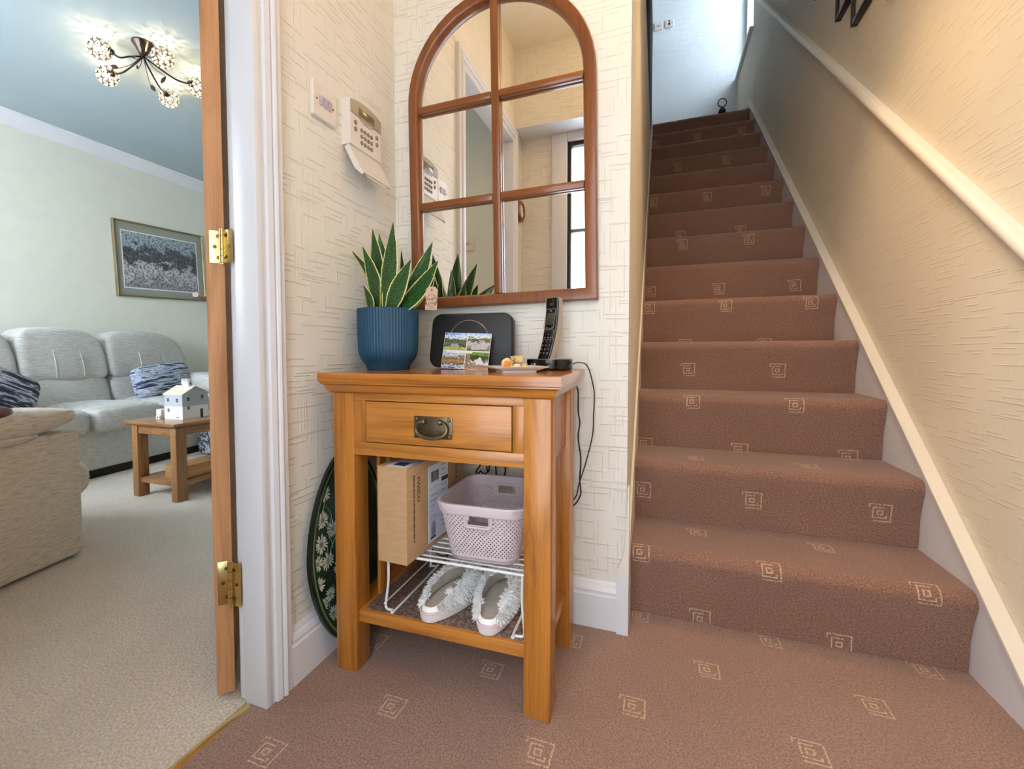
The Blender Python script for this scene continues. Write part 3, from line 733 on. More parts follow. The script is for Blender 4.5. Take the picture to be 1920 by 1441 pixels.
while x < 0.06:
    wd = random.choice((0.001, 0.002)); box(bm, (0.112, x, 0.0006), (0.135, x + wd, 0.00075)); x += wd + 0.0016
bmesh.ops.transform(bm, matrix=LM, verts=bm.verts); put('barcode', bm, INKB, lab, smooth=False, kind='stuff')
bm = BM(); box(bm, (0.168, 0.155, 0.0006), (0.204, 0.166, 0.0008)); box(bm, (0.108, 0.012 + 0.008, 0.0006), (0.135, 0.0245, 0.0008)); bmesh.ops.transform(bm, matrix=LM, verts=bm.verts); put('black_bar', bm, INKB, lab, smooth=False, kind='stuff')
bm = BM()
for k in range(13):
    z = 0.198 - k * 0.0135
    if not (0.152 < z < 0.168): box(bm, (0.165, z, 0.0006), (0.165 + 0.02 + 0.014 * ((k * 7) % 5) / 5, z + 0.0018, 0.00075))
    if z < 0.15: box(bm, (0.112, z, 0.0006), (0.118 + 0.03 * ((k * 3) % 4) / 4, z + 0.0016, 0.00075))
for z in (0.149, 0.118, 0.07): box(bm, (0.103, z, 0.0006), (0.200, z + 0.0008, 0.0007))
bmesh.ops.transform(bm, matrix=LM, verts=bm.verts); put('label_print', bm, INKG, lab, smooth=False, kind='stuff')
text('carton_lettering', 'FWICO', 0.019, INKC, bx, LM @ basis((0, -1, 0), (1, 0, 0), (0.052, 0.165, 0.0003)))
bm = BM(); z = 0.205; k = 0
while z > 0.045:
    h_ = (0.016, 0.012, 0.009, 0.013, 0.006, 0.015, 0.011)[k % 7]; k += 1
    box(bm, (0.030, z - h_, 0.0001), (0.0335, z, 0.0004)); z -= h_ + 0.0022
z = 0.21
for h_ in (0.012, 0.01, 0.014, 0.012, 0.009): box(bm, (0.252, z - h_, 0.0001), (0.258, z, 0.0004)); z -= h_ + 0.003
bmesh.ops.transform(bm, matrix=LM, verts=bm.verts); put('carton_print', bm, INKC, bx, smooth=False, kind='stuff')
bm = BM(); box(bm, (0.018, 0.004, BH + 0.0012), (BW - 0.004, 0.10, BH + 0.0016)); put('top_label', bm, LBL, bx, smooth=False)
bm = BM(); box(bm, (0.03, 0.02, BH + 0.0016), (BW - 0.018, 0.05, BH + 0.0019)); put('top_label_print', bm, plain('ink_navy', (50, 56, 92), 0.6), bx, smooth=False)

# ------------------------------------------------------------------ plastic basket
LILAC = plain('lilac_plastic', (206, 190, 194), 0.42, var=0.015)
bk = thing('storage_basket', 'pale lilac perforated plastic basket on the white wire rack', 'basket')
bk.matrix_world = TM @ Matrix.Translation((0.366, -0.163, RZ + 0.0035)) @ Matrix.Rotation(R(1.5), 4, 'Z')
BHT = 0.142
def bring(s, z, n=160):
    """rounded-rectangle perimeter at height fraction s"""
    w_ = 0.082 + 0.029 * s; d_ = 0.112 + 0.022 * s; r_ = 0.034 + 0.012 * s
    per = []
    segs = [((w_, d_ - r_), (w_, -(d_ - r_)))]
    pts = rrect(2 * w_, 2 * d_, r_, 8); pts.append(pts[0])
    L = [0]
    for a, b in zip(pts, pts[1:]): L.append(L[-1] + math.dist(a, b))
    out = []; j = 0
    for k in range(n):
        t = L[-1] * k / n
        while L[j + 1] < t: j += 1
        f = (t - L[j]) / max(1e-9, L[j + 1] - L[j])
        out.append((pts[j][0] + (pts[j + 1][0] - pts[j][0]) * f, pts[j][1] + (pts[j + 1][1] - pts[j][1]) * f, z))
    return out
NU, NV = 168, 22
zs = [0.008 + (BHT - 0.030) * k / NV for k in range(NV + 1)]
# start of perimeter is at the right side; front centre is 3/4 round, back centre 1/4 round
ringsB = [bring(z / BHT, z, NU) for z in zs]
bm = BM()
Vg = [[bm.verts.new(p) for p in r] for r in ringsB]
def slot(k, j):
    x, y, z = ringsB[j][k % NU]
    return abs(x) < 0.031 and abs(y) > 0.09 and z > BHT - 0.052
for j in range(NV):
    for k in range(NU):
        q = (Vg[j][k], Vg[j][(k + 1) % NU], Vg[j + 1][(k + 1) % NU], Vg[j + 1][k])
        a = slot(k, j) or slot(k + 1, j) or slot(k, j + 1) or slot(k + 1, j + 1)
        if a:
            if all(abs(v.co.x) < 0.0265 and 0.094 < v.co.z < 0.1185 for v in q): continue
            bm.faces.new(q); continue
        if (j + k) % 2 or j < 2 or j >= NV - 1: bm.faces.new(q); continue
        c = sum((v.co for v in q), Vector()) / 4
        mids = [(q[i].co + q[(i + 1) % 4].co) / 2 for i in range(4)]
        ins = [bm.verts.new(c + (m_ - c) * 0.90) for m_ in mids]      # diamond hole
        for i in range(4):
            bm.faces.new((q[i], q[(i + 1) % 4], ins[i])); bm.faces.new((q[(i + 1) % 4], ins[(i + 1) % 4], ins[i]))
o = put('basket_wall', bm, LILAC, bk, angle=50)
md = o.modifiers.new('thickness', 'SOLIDIFY'); md.thickness = 0.0026; md.offset = -1
bm = BM(); r0 = bring(0.0, 0.0, 64); bot = [(x * 0.96, y * 0.96, 0.0) for x, y, z in r0]
quads(bm, [[(x * 0.9, y * 0.92, 0.003) for x, y, z in r0], [(x * 0.9, y * 0.92, 0.0) for x, y, z in r0], bot, bring(0.05, 0.006, 64), bring(0.056, 0.0085, 64), [(x * 0.975, y * 0.98, 0.0085) for x, y, z in bring(0.056, 0.0085, 64)]], True, True, True)
put('basket_base', bm, LILAC, bk, angle=50)
def rs(e, z): return [(x * (1 + e / 0.11), y * (1 + e / 0.134), z) for x, y, z in bring(z / BHT, z, 96)]
bm = BM(); rr_ = [rs(-0.003, BHT - 0.0255), rs(0.0015, BHT - 0.0255), rs(0.004, BHT - 0.0235), rs(0.0048, BHT - 0.003), rs(0.003, BHT), rs(-0.004, BHT), rs(-0.0035, BHT - 0.0255)]
rr_[-1] = rr_[0]; quads(bm, rr_ , True); bmesh.ops.remove_doubles(bm, verts=bm.verts, dist=1e-6); put('rim', bm, LILAC, bk, angle=40)
for sy in (-1, 1):
    bm = BM(); y = sy * (0.112 + 0.022 * 0.75); P = [(a, y + sy * 0.0012, 0.1065 + b) for a, b in rrect(0.064, 0.033, 0.010)]
    tube(bm, P, 0.0034, 6, closed=True); put('grip_edge', bm, LILAC, bk)

# ------------------------------------------------------------------ slippers
FURW = plain('white_fur', (250, 249, 247), 0.9, var=0.03); LINING = plain('slipper_lining', (204, 194, 182), 0.9, var=0.1, scale=60, bump=0.5, bscale=300)
SOLE = plain('slipper_sole', (232, 226, 222), 0.5, var=0.01); PINK = plain('pink_piping', (236, 200, 206), 0.6, var=0.02)
def foot(s, ofs, side):
    """outline point: s in 0..1 around, heel at y=0, toe at y=L"""
    a = 2 * pi * s
    L_ = 0.236; y = L_ / 2 - (L_ / 2 + ofs) * cos(a)
    t = min(1, max(0, y / L_)); wd = 0.035 + 0.010 * math.sin(pi * min(1, t * 0.9)) + 0.003 * t
    x = (wd + ofs) * math.copysign(abs(sin(a)) ** 0.72, sin(a)) + side * 0.010 * (t - 0.25) * 1.2
    return x, y
def slipper(label, M4, side):
    r_ = thing('slipper', label, 'slipper', group='white fluffy slippers on the shelf'); r_.matrix_world = M4
    n = 40
    def ring(ofs, z): return [(*foot(k / n, ofs, side), z) for k in range(n)]
    bm = BM(); quads(bm, [ring(-0.006, 0), ring(0.001, 0.002), ring(0.004, 0.010), ring(0.004, 0.021), ring(-0.003, 0.0225)], True, True, True); put('sole', bm, SOLE, r_, angle=50)
    bm = BM(); tube(bm, ring(0.0035, 0.0235), 0.0024, 6, closed=True); put('piping', bm, PINK, r_)
    bm = BM(); quads(bm, [ring(-0.003, 0.0225), ring(-0.008, 0.027), ring(-0.02, 0.028)], True, True, True); put('insole', bm, LINING, r_)
    # upper: low at the heel, high and closed over the toe
    def hgt(t): return 0.030 + 0.030 * max(0, min(1, (t - 0.06) / 0.3)) + 0.014 * max(0, min(1, (t - 0.5) / 0.3))
    def opening(k):
        x, y = foot(k / n, 0, side); t = y / 0.236; return x, y, t
    outer, lip, inner = [], [], []
    for k in range(n):
        x, y, t = opening(k); cx = side * 0.010 * (t - 0.25) * 1.2
        yo = 0.012 + (0.150 - 0.012) * min(1, max(0, t))                         # the opening covers the heel two thirds
        h = hgt(t); top = (cx + (x - cx) * (0.66 if t > 0.1 else 0.8), yo if t > 0.02 else 0.014, h)
        lip.append(top)
        outer.append([(x, y, 0.024), (x * 1.02, y + 0.002 * (t - .5), 0.024 + (h - 0.024) * 0.55), (cx + (x - cx) * 0.93, y * 0.96 + yo * 0.04, h * 0.93 + 0.002), (cx + (x - cx) * 0.78, y * 0.5 + yo * 0.5, h + 0.006), top])
        inner.append([top, (cx + (x - cx) * 0.70, yo * 0.8 + y * 0.2, h - 0.012), (cx + (x - cx) * 0.8, y * 0.7 + yo * 0.3, 0.03)])
    rings = [[outer[k][j] for k in range(n)] for j in range(5)]
    bm = BM(); quads(bm, rings, True); up_ = put('upper', bm, FURW, r_, angle=80)
    bm = BM(); quads(bm, [[inner[k][j] for k in range(n)] for j in range(3)], True); put('lining', bm, LINING, r_, angle=80)
    # fur strands
    bm = BM(); rnd = random.Random(11 + side)
    for _ in range(5200):
        k = rnd.randrange(n); j = rnd.randrange(4); u = rnd.random(); v = rnd.random(); k2 = (k + 1) % n
        A = Vector(rings[j][k]); B = Vector(rings[j][k2]); C_ = Vector(rings[j + 1][k]); D_ = Vector(rings[j + 1][k2])
        p = A.lerp(B, u).lerp(C_.lerp(D_, u), v)
        t = p.y / 0.236
        if p.y < 0.020 and abs(p.x) < 0.028: continue
        nr = (B - A).cross(C_ - A).normalized()
        ce = Vector((0, 0.12, 0.03))
        if nr.dot(p - ce) < 0: nr = -nr
        d = (nr + Vector((rnd.uniform(-.6, .6), rnd.uniform(-.9, .3), rnd.uniform(-.7, .3)))).normalized()
        ln = rnd.uniform(0.008, 0.018); sd = d.cross(Vector((rnd.uniform(-1, 1), rnd.uniform(-1, 1), rnd.uniform(-1, 1)))).normalized() * 0.0011
        tip = p + d * ln + Vector((0, 0, -0.004 * rnd.random()))
        bm.faces.new((bm.verts.new(p - sd), bm.verts.new(p + sd), bm.verts.new(p + d * ln * .55 + sd * .8), bm.verts.new(tip)))
    put('fur', bm, FURW, r_, smooth=False, kind='stuff')
slipper('white fluffy slipper with pink piping, the left one under the rack', TM @ Matrix.Translation((0.246, -0.312, SH2)) @ Matrix.Rotation(R(-11), 4, 'Z'), 1)
slipper('white fluffy slipper with pink piping, the right one by the table leg', TM @ Matrix.Translation((0.392, -0.314, SH2)) @ Matrix.Rotation(R(-1), 4, 'Z'), -1)

# ------------------------------------------------------------------ daisy tray leaning between table and wall
TRG = plain('dark_green_tray', (34, 62, 48), 0.16, var=0.1, scale=8); TRL = plain('light_green_rim', (120, 150, 104), 0.25); TRB = plain('tray_black_green', (20, 32, 28), 0.25)
DAISY = plain('daisy_cream', (206, 206, 190), 0.5); DAISYC = plain('daisy_eye', (120, 120, 96), 0.6)
ty_ = thing('daisy_tray', 'dark green glossy tray with daisies leaning between wall and table', 'tray')
ty_.matrix_world = Matrix.Translation((0.034, -0.298, 0.004)) @ Matrix.Rotation(R(-2.0), 4, 'Y') @ basis((0, -1, 0), (0, 0, 1), (0, 0, 0))
# local x runs toward the camera, y up, z = -x world; the tray face looks along -z local
def trp(e, z, n=56):
    out = []
    for k in range(n):
        a = 2 * pi * k / n; c_, s_ = cos(a), sin(a)
        out.append(((0.165 - e) * math.copysign(abs(c_) ** (2 / 1.78), c_), 0.268 + (0.266 - e) * math.copysign(abs(s_) ** (2 / 1.78), s_), z))
    return out
bm = BM(); quads(bm, [trp(0.012, 0), trp(0, 0.0), trp(0.001, -0.009), trp(0.0045, -0.010)], True, True, False); put('tray_back', bm, TRB, ty_)
bm = BM(); quads(bm, [trp(0.0045, -0.010), trp(0.011, -0.009)], True); put('rim_dark', bm, TRG, ty_)
bm = BM(); quads(bm, [trp(0.011, -0.0092), trp(0.017, -0.0078)], True); put('rim_stripe', bm, TRL, ty_)
bm = BM(); quads(bm, [trp(0.017, -0.0078), trp(0.026, -0.004), trp(0.03, -0.003)], True, False, True); put('tray_face', bm, TRG, ty_)
rnd = random.Random(5)
bm = BM(); bm2 = BM()
for (x, y, r_) in ((0.106, 0.365, 0.026), (0.114, 0.305, 0.028), (0.130, 0.262, 0.022), (0.093, 0.255, 0.026), (0.130, 0.205, 0.026), (0.120, 0.147, 0.024), (0.090, 0.165, 0.022), (0.080, 0.11, 0.025), (0.095, 0.43, 0.026), (0.07, 0.33, 0.025), (0.05, 0.22, 0.027)):
    for k in range(15):
        a = 2 * pi * k / 15 + rnd.uniform(-.1, .1); q = r_ * rnd.uniform(0.8, 1.05)
        d = Vector((cos(a), sin(a))); s = Vector((-d.y, d.x)) * r_ * 0.10
        P = [d * r_ * .25 - s * .5, d * q * .75 - s, d * q, d * q * .75 + s, d * r_ * .25 + s * .5]
        bm.faces.new([bm.verts.new((x + p.x, y + p.y, -0.0034)) for p in P])
    bm2.faces.new([bm2.verts.new((x + r_ * .25 * cos(2 * pi * k / 10), y + r_ * .25 * sin(2 * pi * k / 10), -0.0037)) for k in range(10)])
put('daisy_petals', bm, DAISY, ty_, smooth=False, kind='stuff'); put('daisy_eyes', bm2, DAISYC, ty_, smooth=False, kind='stuff')
bm = BM()
for k in range(8):
    x0, y0 = rnd.uniform(0.07, 0.13), rnd.uniform(0.08, 0.36)
    tube(bm, smoothpath([(x0, y0, -0.0034), (x0 + rnd.uniform(-.02, .01), y0 + 0.03, -0.0034), (x0 + rnd.uniform(-.02, .02), y0 + 0.06, -0.0034)], 4), 0.0008, 5)
put('daisy_stems', bm, TRL, ty_, smooth=False, kind='stuff')

sl_ = thing('oak_board', 'narrow oak board standing upright behind the front left table leg', 'board'); sl_.matrix_world = TM
bm = BM(); box(bm, (0.062, -0.232, SH + 0.0005), (0.0715, -0.200, 0.546), 0.0015); put('plank', bm, OAKZ, sl_)
# ------------------------------------------------------------------ cables
CAB = plain('black_cable', (20, 20, 22), 0.45)
def uv2(u, v, y):
    d = fwd + rgt * ((u - 914.989) / FPX) + up * ((693.82 - v) / FPX)
    return CAMP + d * ((y - CAMP.y) / d.y)
bm = BM(); tube(bm, smoothpath([uv2(1074, 682, -0.13), uv2(1082, 679.5, -0.10), uv2(1094, 680.5, -0.06), uv2(1101, 686, -0.038), uv2(1107, 701, -0.030), uv2(1114, 735, -0.022), uv2(1113, 775, -0.02), uv2(1111, 815, -0.018), uv2(1098, 868, -0.018), uv2(1086, 905, -0.018), uv2(1079, 932, -0.018), uv2(1060, 945, -0.02)], 6), 0.0017, 8)
tag(put('phone_cable', bm, CAB), 'thin black cable looping down from the phone base behind the table', 'cable')
bm = BM(); tube(bm, smoothpath([uv2(1078, 715, -0.03), uv2(1084, 735, -0.024), uv2(1084, 770, -0.02), uv2(1087, 792, -0.016), uv2(1084, 820, -0.016), uv2(1089, 860, -0.012), uv2(1087, 900, -0.012), uv2(1089, 925, -0.014), uv2(1079, 944, -0.016), uv2(1062, 955, -0.018)], 6), 0.0020, 8)
tag(put('router_cable', bm, CAB), 'black cable running straight down close beside the rear table leg', 'cable')
bm = BM(); tube(bm, smoothpath([uv2(905, 862, -0.035), uv2(899, 874, -0.03), uv2(893, 883, -0.03), uv2(896, 889, -0.03), uv2(901, 883, -0.032), uv2(908, 888, -0.03), uv2(914, 884, -0.03), uv2(912, 874, -0.03), uv2(916, 884, -0.03), uv2(919, 862, -0.03), uv2(924, 855, -0.03), uv2(929, 872, -0.03), uv2(931, 890, -0.03), uv2(940, 900, -0.03), uv2(947, 885, -0.03), uv2(947, 866, -0.03)], 6), 0.0024, 8)
tag(put('coiled_cable', bm, CAB), 'looped black cable hanging behind the basket under the table', 'cable')
bm = BM(); tube(bm, smoothpath([uv2(787, 1050, -0.022), uv2(790, 1068, -0.022), uv2(797, 1079, -0.022), uv2(806, 1080, -0.022), uv2(812, 1077, -0.022), uv2(820, 1080, -0.022), uv2(829, 1078, -0.022), uv2(833, 1062, -0.022), uv2(836, 1045, -0.022), uv2(846, 1036, -0.024), uv2(830, 1042, -0.024), uv2(815, 1034, -0.024), uv2(808, 1026, -0.024)], 6), 0.0018, 8)
tag(put('low_cable', bm, CAB), 'thin black cable drooping against the skirting behind the slippers', 'cable')
# ------------------------------------------------------------------ things on the hall table
def at(u, y, z=None):
    """world point on the plane y seen at column u, at height z"""
    p = uv2(u, 700, y); return Vector((p.x, y, TH if z is None else z))
Zt = TH
# potted snake plant
BLUE = plain('blue_plastic', (18, 70, 98), 0.45, var=0.05, scale=6)
pc = Vector((0.098, -0.206, Zt))
pot = thing('potted_snake_plant', 'snake plant in a ribbed petrol blue pot on the hall table', 'plant', pc)
def ribf(a, j): return (0.0011 * cos(64 * a)) if j >= 3 and j <= 13 else 0.0
pp = [(0.0, 0), (0.058, 0.0), (0.060, 0.003), (0.0615, 0.012), (0.068, 0.022), (0.0765, 0.034), (0.0815, 0.048), (0.083, 0.062), (0.084, 0.09), (0.0848, 0.12), (0.0852, 0.150), (0.0855, 0.166), (0.0856, 0.1685), (0.0852, 0.1705)]
bm = BM(); lathe(bm, pp[1:] + [(0.0835, 0.171), (0.082, 0.1695), (0.080, 0.150), (0.079, 0.12)], 256, cap0=True, cap1=True, rf=ribf); put('pot', bm, BLUE, pot, angle=60)
SOIL = plain('soil', (52, 40, 32), 0.95, var=0.3, scale=120, bump=0.8, bscale=200)
bm = BM(); lathe(bm, [(0.0795, 0.146), (0.078, 0.150), (0.04, 0.152), (0.01, 0.153)], 24); put('soil', bm, SOIL, pot)
LF = NT('snake_leaf'); tc = LF.n('ShaderNodeUVMap'); sp = LF.n('ShaderNodeSeparateXYZ'); LF.l(tc.outputs[0], sp.inputs[0])
nz = LF.noise(LF.coord('UV', (5, 90, 1)), 1.0, 4, 0.7, 0.4); n2_ = LF.noise(LF.coord('UV', (2, 24, 1)), 1.0, 3)
grn = LF.ramp(nz, [(0.38, lin((16, 38, 22))), (0.52, lin((40, 84, 36))), (0.68, lin((78, 122, 56)))])
dd = LF.math('ADD', LF.math('ABSOLUTE', LF.math('SUBTRACT', sp.outputs[0], 0.5)), LF.math('MULTIPLY', LF.math('SUBTRACT', n2_, 0.5), 0.10))
yel = LF.ramp(dd, [(0.428, (0, 0, 0, 1)), (0.445, (1, 1, 1, 1))])
LF.base(LF.mix(yel, grn, LF.mix(n2_, lin((206, 200, 96)), lin((236, 232, 168))))); LF.set(0.32); LF = LF.m
def leaf(base, tip, wid, side, bend=0.15, curl=0.35, twist=0.0):
    """blade from base to tip; side = direction of the blade's width"""
    base = Vector(base); tip = Vector(tip); ax = tip - base; L_ = ax.length
    sd = Vector(side).normalized(); nr = ax.normalized().cross(sd).normalized(); sd = nr.cross(ax.normalized()).normalized()
    bm = BM(); uvl = bm.loops.layers.uv.new('UVMap'); NS, NC = 18, 6; V = []
    for i in range(NS + 1):
        t = i / NS
        wv = wid * 1.28 * (0.55 + 0.45 * min(1, t / 0.35)) * (1 if t < 0.45 else max(0.0, (1 - ((t - 0.45) / 0.55) ** 1.7)))
        if i == NS: wv = 0.0006
        c = base + ax * t + nr * (bend * L_ * sin(pi * t) * 0.5) 
        s2 = (sd * cos(twist * t) + nr * sin(twist * t)); nn = s2.cross(ax.normalized())
        row = []
        for k in range(NC + 1):
            q = (k / NC - 0.5) * 2
            row.append(bm.verts.new(c + s2 * (wv * 0.5 * q) + nn * (curl * 0.55 * wv * 0.5 * (q * q) + 0.0006 * sin(t * 30 + q))))
        V.append(row)
    for i in range(NS):
        for k in range(NC):
            f = bm.faces.new((V[i][k], V[i][k + 1], V[i + 1][k + 1], V[i + 1][k]))
            for lp, (a, b) in zip(f.loops, ((i, k), (i, k + 1), (i + 1, k + 1), (i + 1, k))): lp[uvl].uv = (b / NC, a / NS)
    o = put('leaf', bm, LF, pot, angle=90)
    m_ = o.modifiers.new('thickness', 'SOLIDIFY'); m_.thickness = 0.0018
# pot-local: x right, y away, z up (camera sees it mostly from -y)
S = 0.150
V3 = lambda u, v, dy=0.0: uv2(u, v, pc.y + dy) - pc
F1 = (1, -0.25, 0)
leaf((0.006, -0.026, S), V3(738, 415, -0.02), 0.045, (1, -0.1, 0), 0.04, 0.2)           # tall centre blade
leaf((0.030, -0.045, S), V3(771, 486, -0.045), 0.040, (1, 0.05, 0), -0.05, 0.2)       # short front blade
leaf((-0.018, 0.004, S), V3(699, 428, 0.01), 0.042, (1, -0.1, 0), 0.03, 0.25)         # back left
leaf((-0.012, -0.026, S), V3(680, 460, -0.03), 0.040, (1, -0.15, 0.25), 0.16, 0.3)
leaf((-0.030, -0.018, S), V3(659, 468, -0.03), 0.034, (0.9, -0.5, 0.3), 0.34, 0.4)
leaf((-0.026, -0.040, S), V3(682, 533, -0.045), 0.030, (0.8, -0.4, 0.5), 0.2, 0.3)
leaf((0.036, 0.006, S), V3(812, 452, 0.03), 0.040, (1, 0.1, -0.75), 0.10, 0.3)
leaf((0.040, -0.030, S), V3(823, 487, -0.03), 0.040, (1, -0.1, -0.65), 0.20, 0.3)
leaf((0.014, 0.020, S), V3(753, 468, 0.03), 0.026, (0.6, -1, 0), 0.12, 0.3, 0.8)
leaf((0.000, 0.030, S), V3(710, 436, 0.05), 0.034, (1, 0.4, 0), 0.05, 0.3)
leaf((0.030, 0.040, S), (0.060, 0.075, 0.265), 0.036, (1, -0.6, 0), 0.15, 0.3)
leaf((-0.010, 0.045, S), (0.030, 0.110, 0.300), 0.038, (1, 0.5, 0), 0.12, 0.3)
leaf((0.040, 0.030, S), (0.105, 0.085, 0.285), 0.034, (0.7, -0.8, 0), 0.2, 0.3)
leaf((0.018, -0.010, S), V3(763, 498, 0.0), 0.026, (0.9, -0.3, 0), 0.1, 0.3)
# kraft tag hanging on the plant
KRAFT = plain('kraft_tag', (206, 172, 146), 0.8, var=0.04, scale=60)
tg = thing('plant_tag', 'small kraft paper tag hanging from the snake plant beside the pot', 'tag')
tc_ = uv2(809, 559, -0.235)
tg.matrix_world = basis((1, 0.1, -0.02), (0.10, 0, 1), tc_)
bm = BM(); prism(bm, [(-0.0165, -0.031), (0.0165, -0.031), (0.0165, 0.023), (0.009, 0.031), (-0.009, 0.031), (-0.0165, 0.023)], lambda a, b, d: (a, b, d), -0.0004, 0.0004); put('card', bm, KRAFT, tg, smooth=False)
TI = plain('tag_ink', (52, 38, 32), 0.7)
bm = BM(); tube(bm, [(0.0155 * cos(2 * pi * k / 40), -0.006 + 0.0155 * sin(2 * pi * k / 40), 0.0005) for k in range(40)], 0.0006, 5, closed=True); put('printed_ring', bm, TI, tg)
text('lettering', 'rough', 0.0125, TI, tg, basis((1, 0.12, 0), (-0.12, 1, 0), (-0.003, -0.0015, 0.0006)))
text('lettering', '& tough', 0.0115, TI, tg, basis((1, 0.12, 0), (-0.12, 1, 0), (0.0, -0.0125, 0.0006)))
bm = BM(); lathe(bm, [(0.0024, 0.0004), (0.0024, 0.0006)], 12, (0, 0.022, 0)); put('eyelet', bm, TI, tg)
bm = BM(); box(bm, (-0.011, -0.0272, 0.0004), (0.011, -0.0252, 0.00055)); put('small_print', bm, plain('tag_ink_pale', (180, 130, 108), 0.7), tg, smooth=False)
bm = BM(); tube(bm, smoothpath([(0, 0.022, 0.0008), (0.003, 0.033, 0.002), (0.007, 0.05, 0.004), (0.004, 0.062, 0.010)], 5), 0.0008, 6); put('string', bm, plain('string_green', (176, 186, 140), 0.8), tg)

# black router box
RB_ = plain('black_matt_plastic', (24, 24, 27), 0.5, var=0.03)
rt = thing('router', 'black rounded box router standing against the wall behind a photo card', 'router')
rt.matrix_world = Matrix.Translation((0.306, -0.088, Zt)) @ Matrix.Rotation(R(6), 4, 'Z') @ Matrix.Rotation(R(-5), 4, 'X')
bm = BM(); W_, H_ = 0.256, 0.160
def rp(e, y, sx=1.0): 
    out = []
    for a, b in rrect(W_ - 2 * e, H_ - 2 * e, 0.030 - min(e, 0.012), 8):
        k = (b + H_ / 2) / H_; out.append((a * (1.0 - 0.075 * (k if a < 0 else k * 0.25)), y, b + H_ / 2 + 0.003))
    return out
quads(bm, [rp(0.006, -0.020), rp(0.0015, -0.018), rp(0, -0.013), rp(0, 0.018), rp(0.004, 0.024)], True, True, True); put('casing', bm, RB_, rt, angle=50)
bm = BM(); tube(bm, [(-0.004 + 0.061 * cos(2 * pi * k / 48), -0.0205, 0.080 + 0.061 * sin(2 * pi * k / 48)) for k in range(48)], 0.0010, 6, closed=True)
put('ring', bm, plain('silver_ring', (190, 186, 190), 0.25, 1.0), rt)

# photo card with four views
cdn = thing('photo_card', 'white bordered card with four landscape photos leaning on the black router', 'photo card')
cb = uv2(869.3, 686.5, -0.150); cb.z = Zt + 0.001
CWd, CHt = 0.145, 0.105
cdn.matrix_world = Matrix.Translation((cb.x, cb.y, cb.z)) @ basis((1, 0.03, 0), (0.10, 0.22, 1), (0, 0, 0))
bm = BM(); box(bm, (-CWd / 2, 0, -0.0007), (CWd / 2, CHt, 0.0)); put('card', bm, plain('card_white', (236, 238, 240), 0.35, var=0.01), cdn, smooth=False)
def photo(name, stops, sc, seed, dist=1.5):
    m = NT(name); co = m.coord('Object', (1, 1, 1)); s = m.n('ShaderNodeSeparateXYZ'); m.l(co, s.inputs[0])
    n_ = m.noise(m.coord('Object', (sc, sc * 1.3, 1), loc=(seed, seed * 2, seed)), 1.0, 5, 0.7, dist)
    v = m.math('ADD', m.math('MULTIPLY', m.math('FRACT', m.math('MULTIPLY', s.outputs[1], 1 / (CHt / 2))), 0.85), m.math('MULTIPLY', m.math('SUBTRACT', n_, 0.5), 0.75))
    n3 = m.noise(m.coord('Object', (220, 260, 1), loc=(seed, 0, 0)), 1.0, 4, 0.8)
    c = m.ramp(v, [(p, lin(q)) for p, q in stops])
    m.base(m.mix(0.75, c, m.mix(0.5, c, m.ramp(n3, [(0.35, (0.02, 0.02, 0.02, 1)), (0.62, (1, 1, 1, 1))])), 'OVERLAY')); m.set(0.25); return m.m
PHO = [('photo_meadow', [(0.0, (150, 160, 70)), (0.14, (196, 200, 110)), (0.2, (54, 78, 50)), (0.34, (130, 130, 110)), (0.52, (60, 92, 66)), (0.6, (226, 234, 244)), (0.85, (84, 140, 210))], 60, 1.3, (-1, 1)),
       ('photo_village', [(0.0, (90, 110, 60)), (0.2, (160, 160, 130)), (0.38, (206, 196, 196)), (0.5, (70, 80, 96)), (0.62, (150, 160, 84)), (0.7, (226, 236, 246)), (0.9, (92, 156, 220))], 55, 4.1, (1, 1)),
       ('photo_rocks', [(0.0, (60, 64, 92)), (0.12, (226, 228, 240)), (0.22, (90, 88, 110)), (0.36, (196, 164, 84)), (0.5, (120, 104, 92)), (0.66, (210, 214, 228)), (0.88, (110, 130, 190))], 70, 7.7, (-1, -1)),
       ('photo_waterfall', [(0.0, (196, 168, 148)), (0.2, (150, 128, 104)), (0.34, (232, 238, 246)), (0.45, (96, 84, 60)), (0.6, (66, 96, 44)), (0.8, (150, 180, 90)), (0.95, (60, 80, 40))], 60, 2.9, (1, -1))]
for nm, stp, sc, sd, (qx, qy) in PHO:
    bm = BM(); x0 = 0.0012 if qx > 0 else -CWd / 2 + 0.001; x1 = CWd / 2 - 0.001 if qx > 0 else -0.0012
    z0 = CHt / 2 + 0.0015 if qy > 0 else 0.001; z1 = CHt - 0.001 if qy > 0 else CHt / 2 - 0.002
    box(bm, (x0, z0, 0.0), (x1, z1, 0.0003)); put('photo', bm, photo(nm, stp, sc, sd), cdn, smooth=False)
def flat(name, poly, c, z=0.0004):
    bm = BM(); bm.faces.new([bm.verts.new((a, b, z)) for a, b in poly]); put(name, bm, plain(name, c, 0.3, var=0.25, scale=300), cdn, smooth=False)
flat('print_trunk', [(0.000, 0.012), (0.004, 0.025), (0.004, 0.046), (0.015, 0.046), (0.016, 0.028), (0.026, 0.010), (0.018, 0.012), (0.013, 0.022), (0.010, 0.008), (0.004, 0.010)], (150, 132, 104))
flat('print_water', [(0.034, 0.016), (0.036, 0.028), (0.044, 0.036), (0.050, 0.034), (0.054, 0.016)], (226, 236, 248))
flat('print_house', [(-0.056, 0.060), (-0.050, 0.066), (-0.048, 0.074), (-0.040, 0.072), (-0.030, 0.074), (-0.022, 0.060)], (168, 164, 152))
flat('print_wall', [(0.016, 0.056), (0.014, 0.068), (0.030, 0.070), (0.064, 0.076), (0.064, 0.060)], (196, 186, 196))
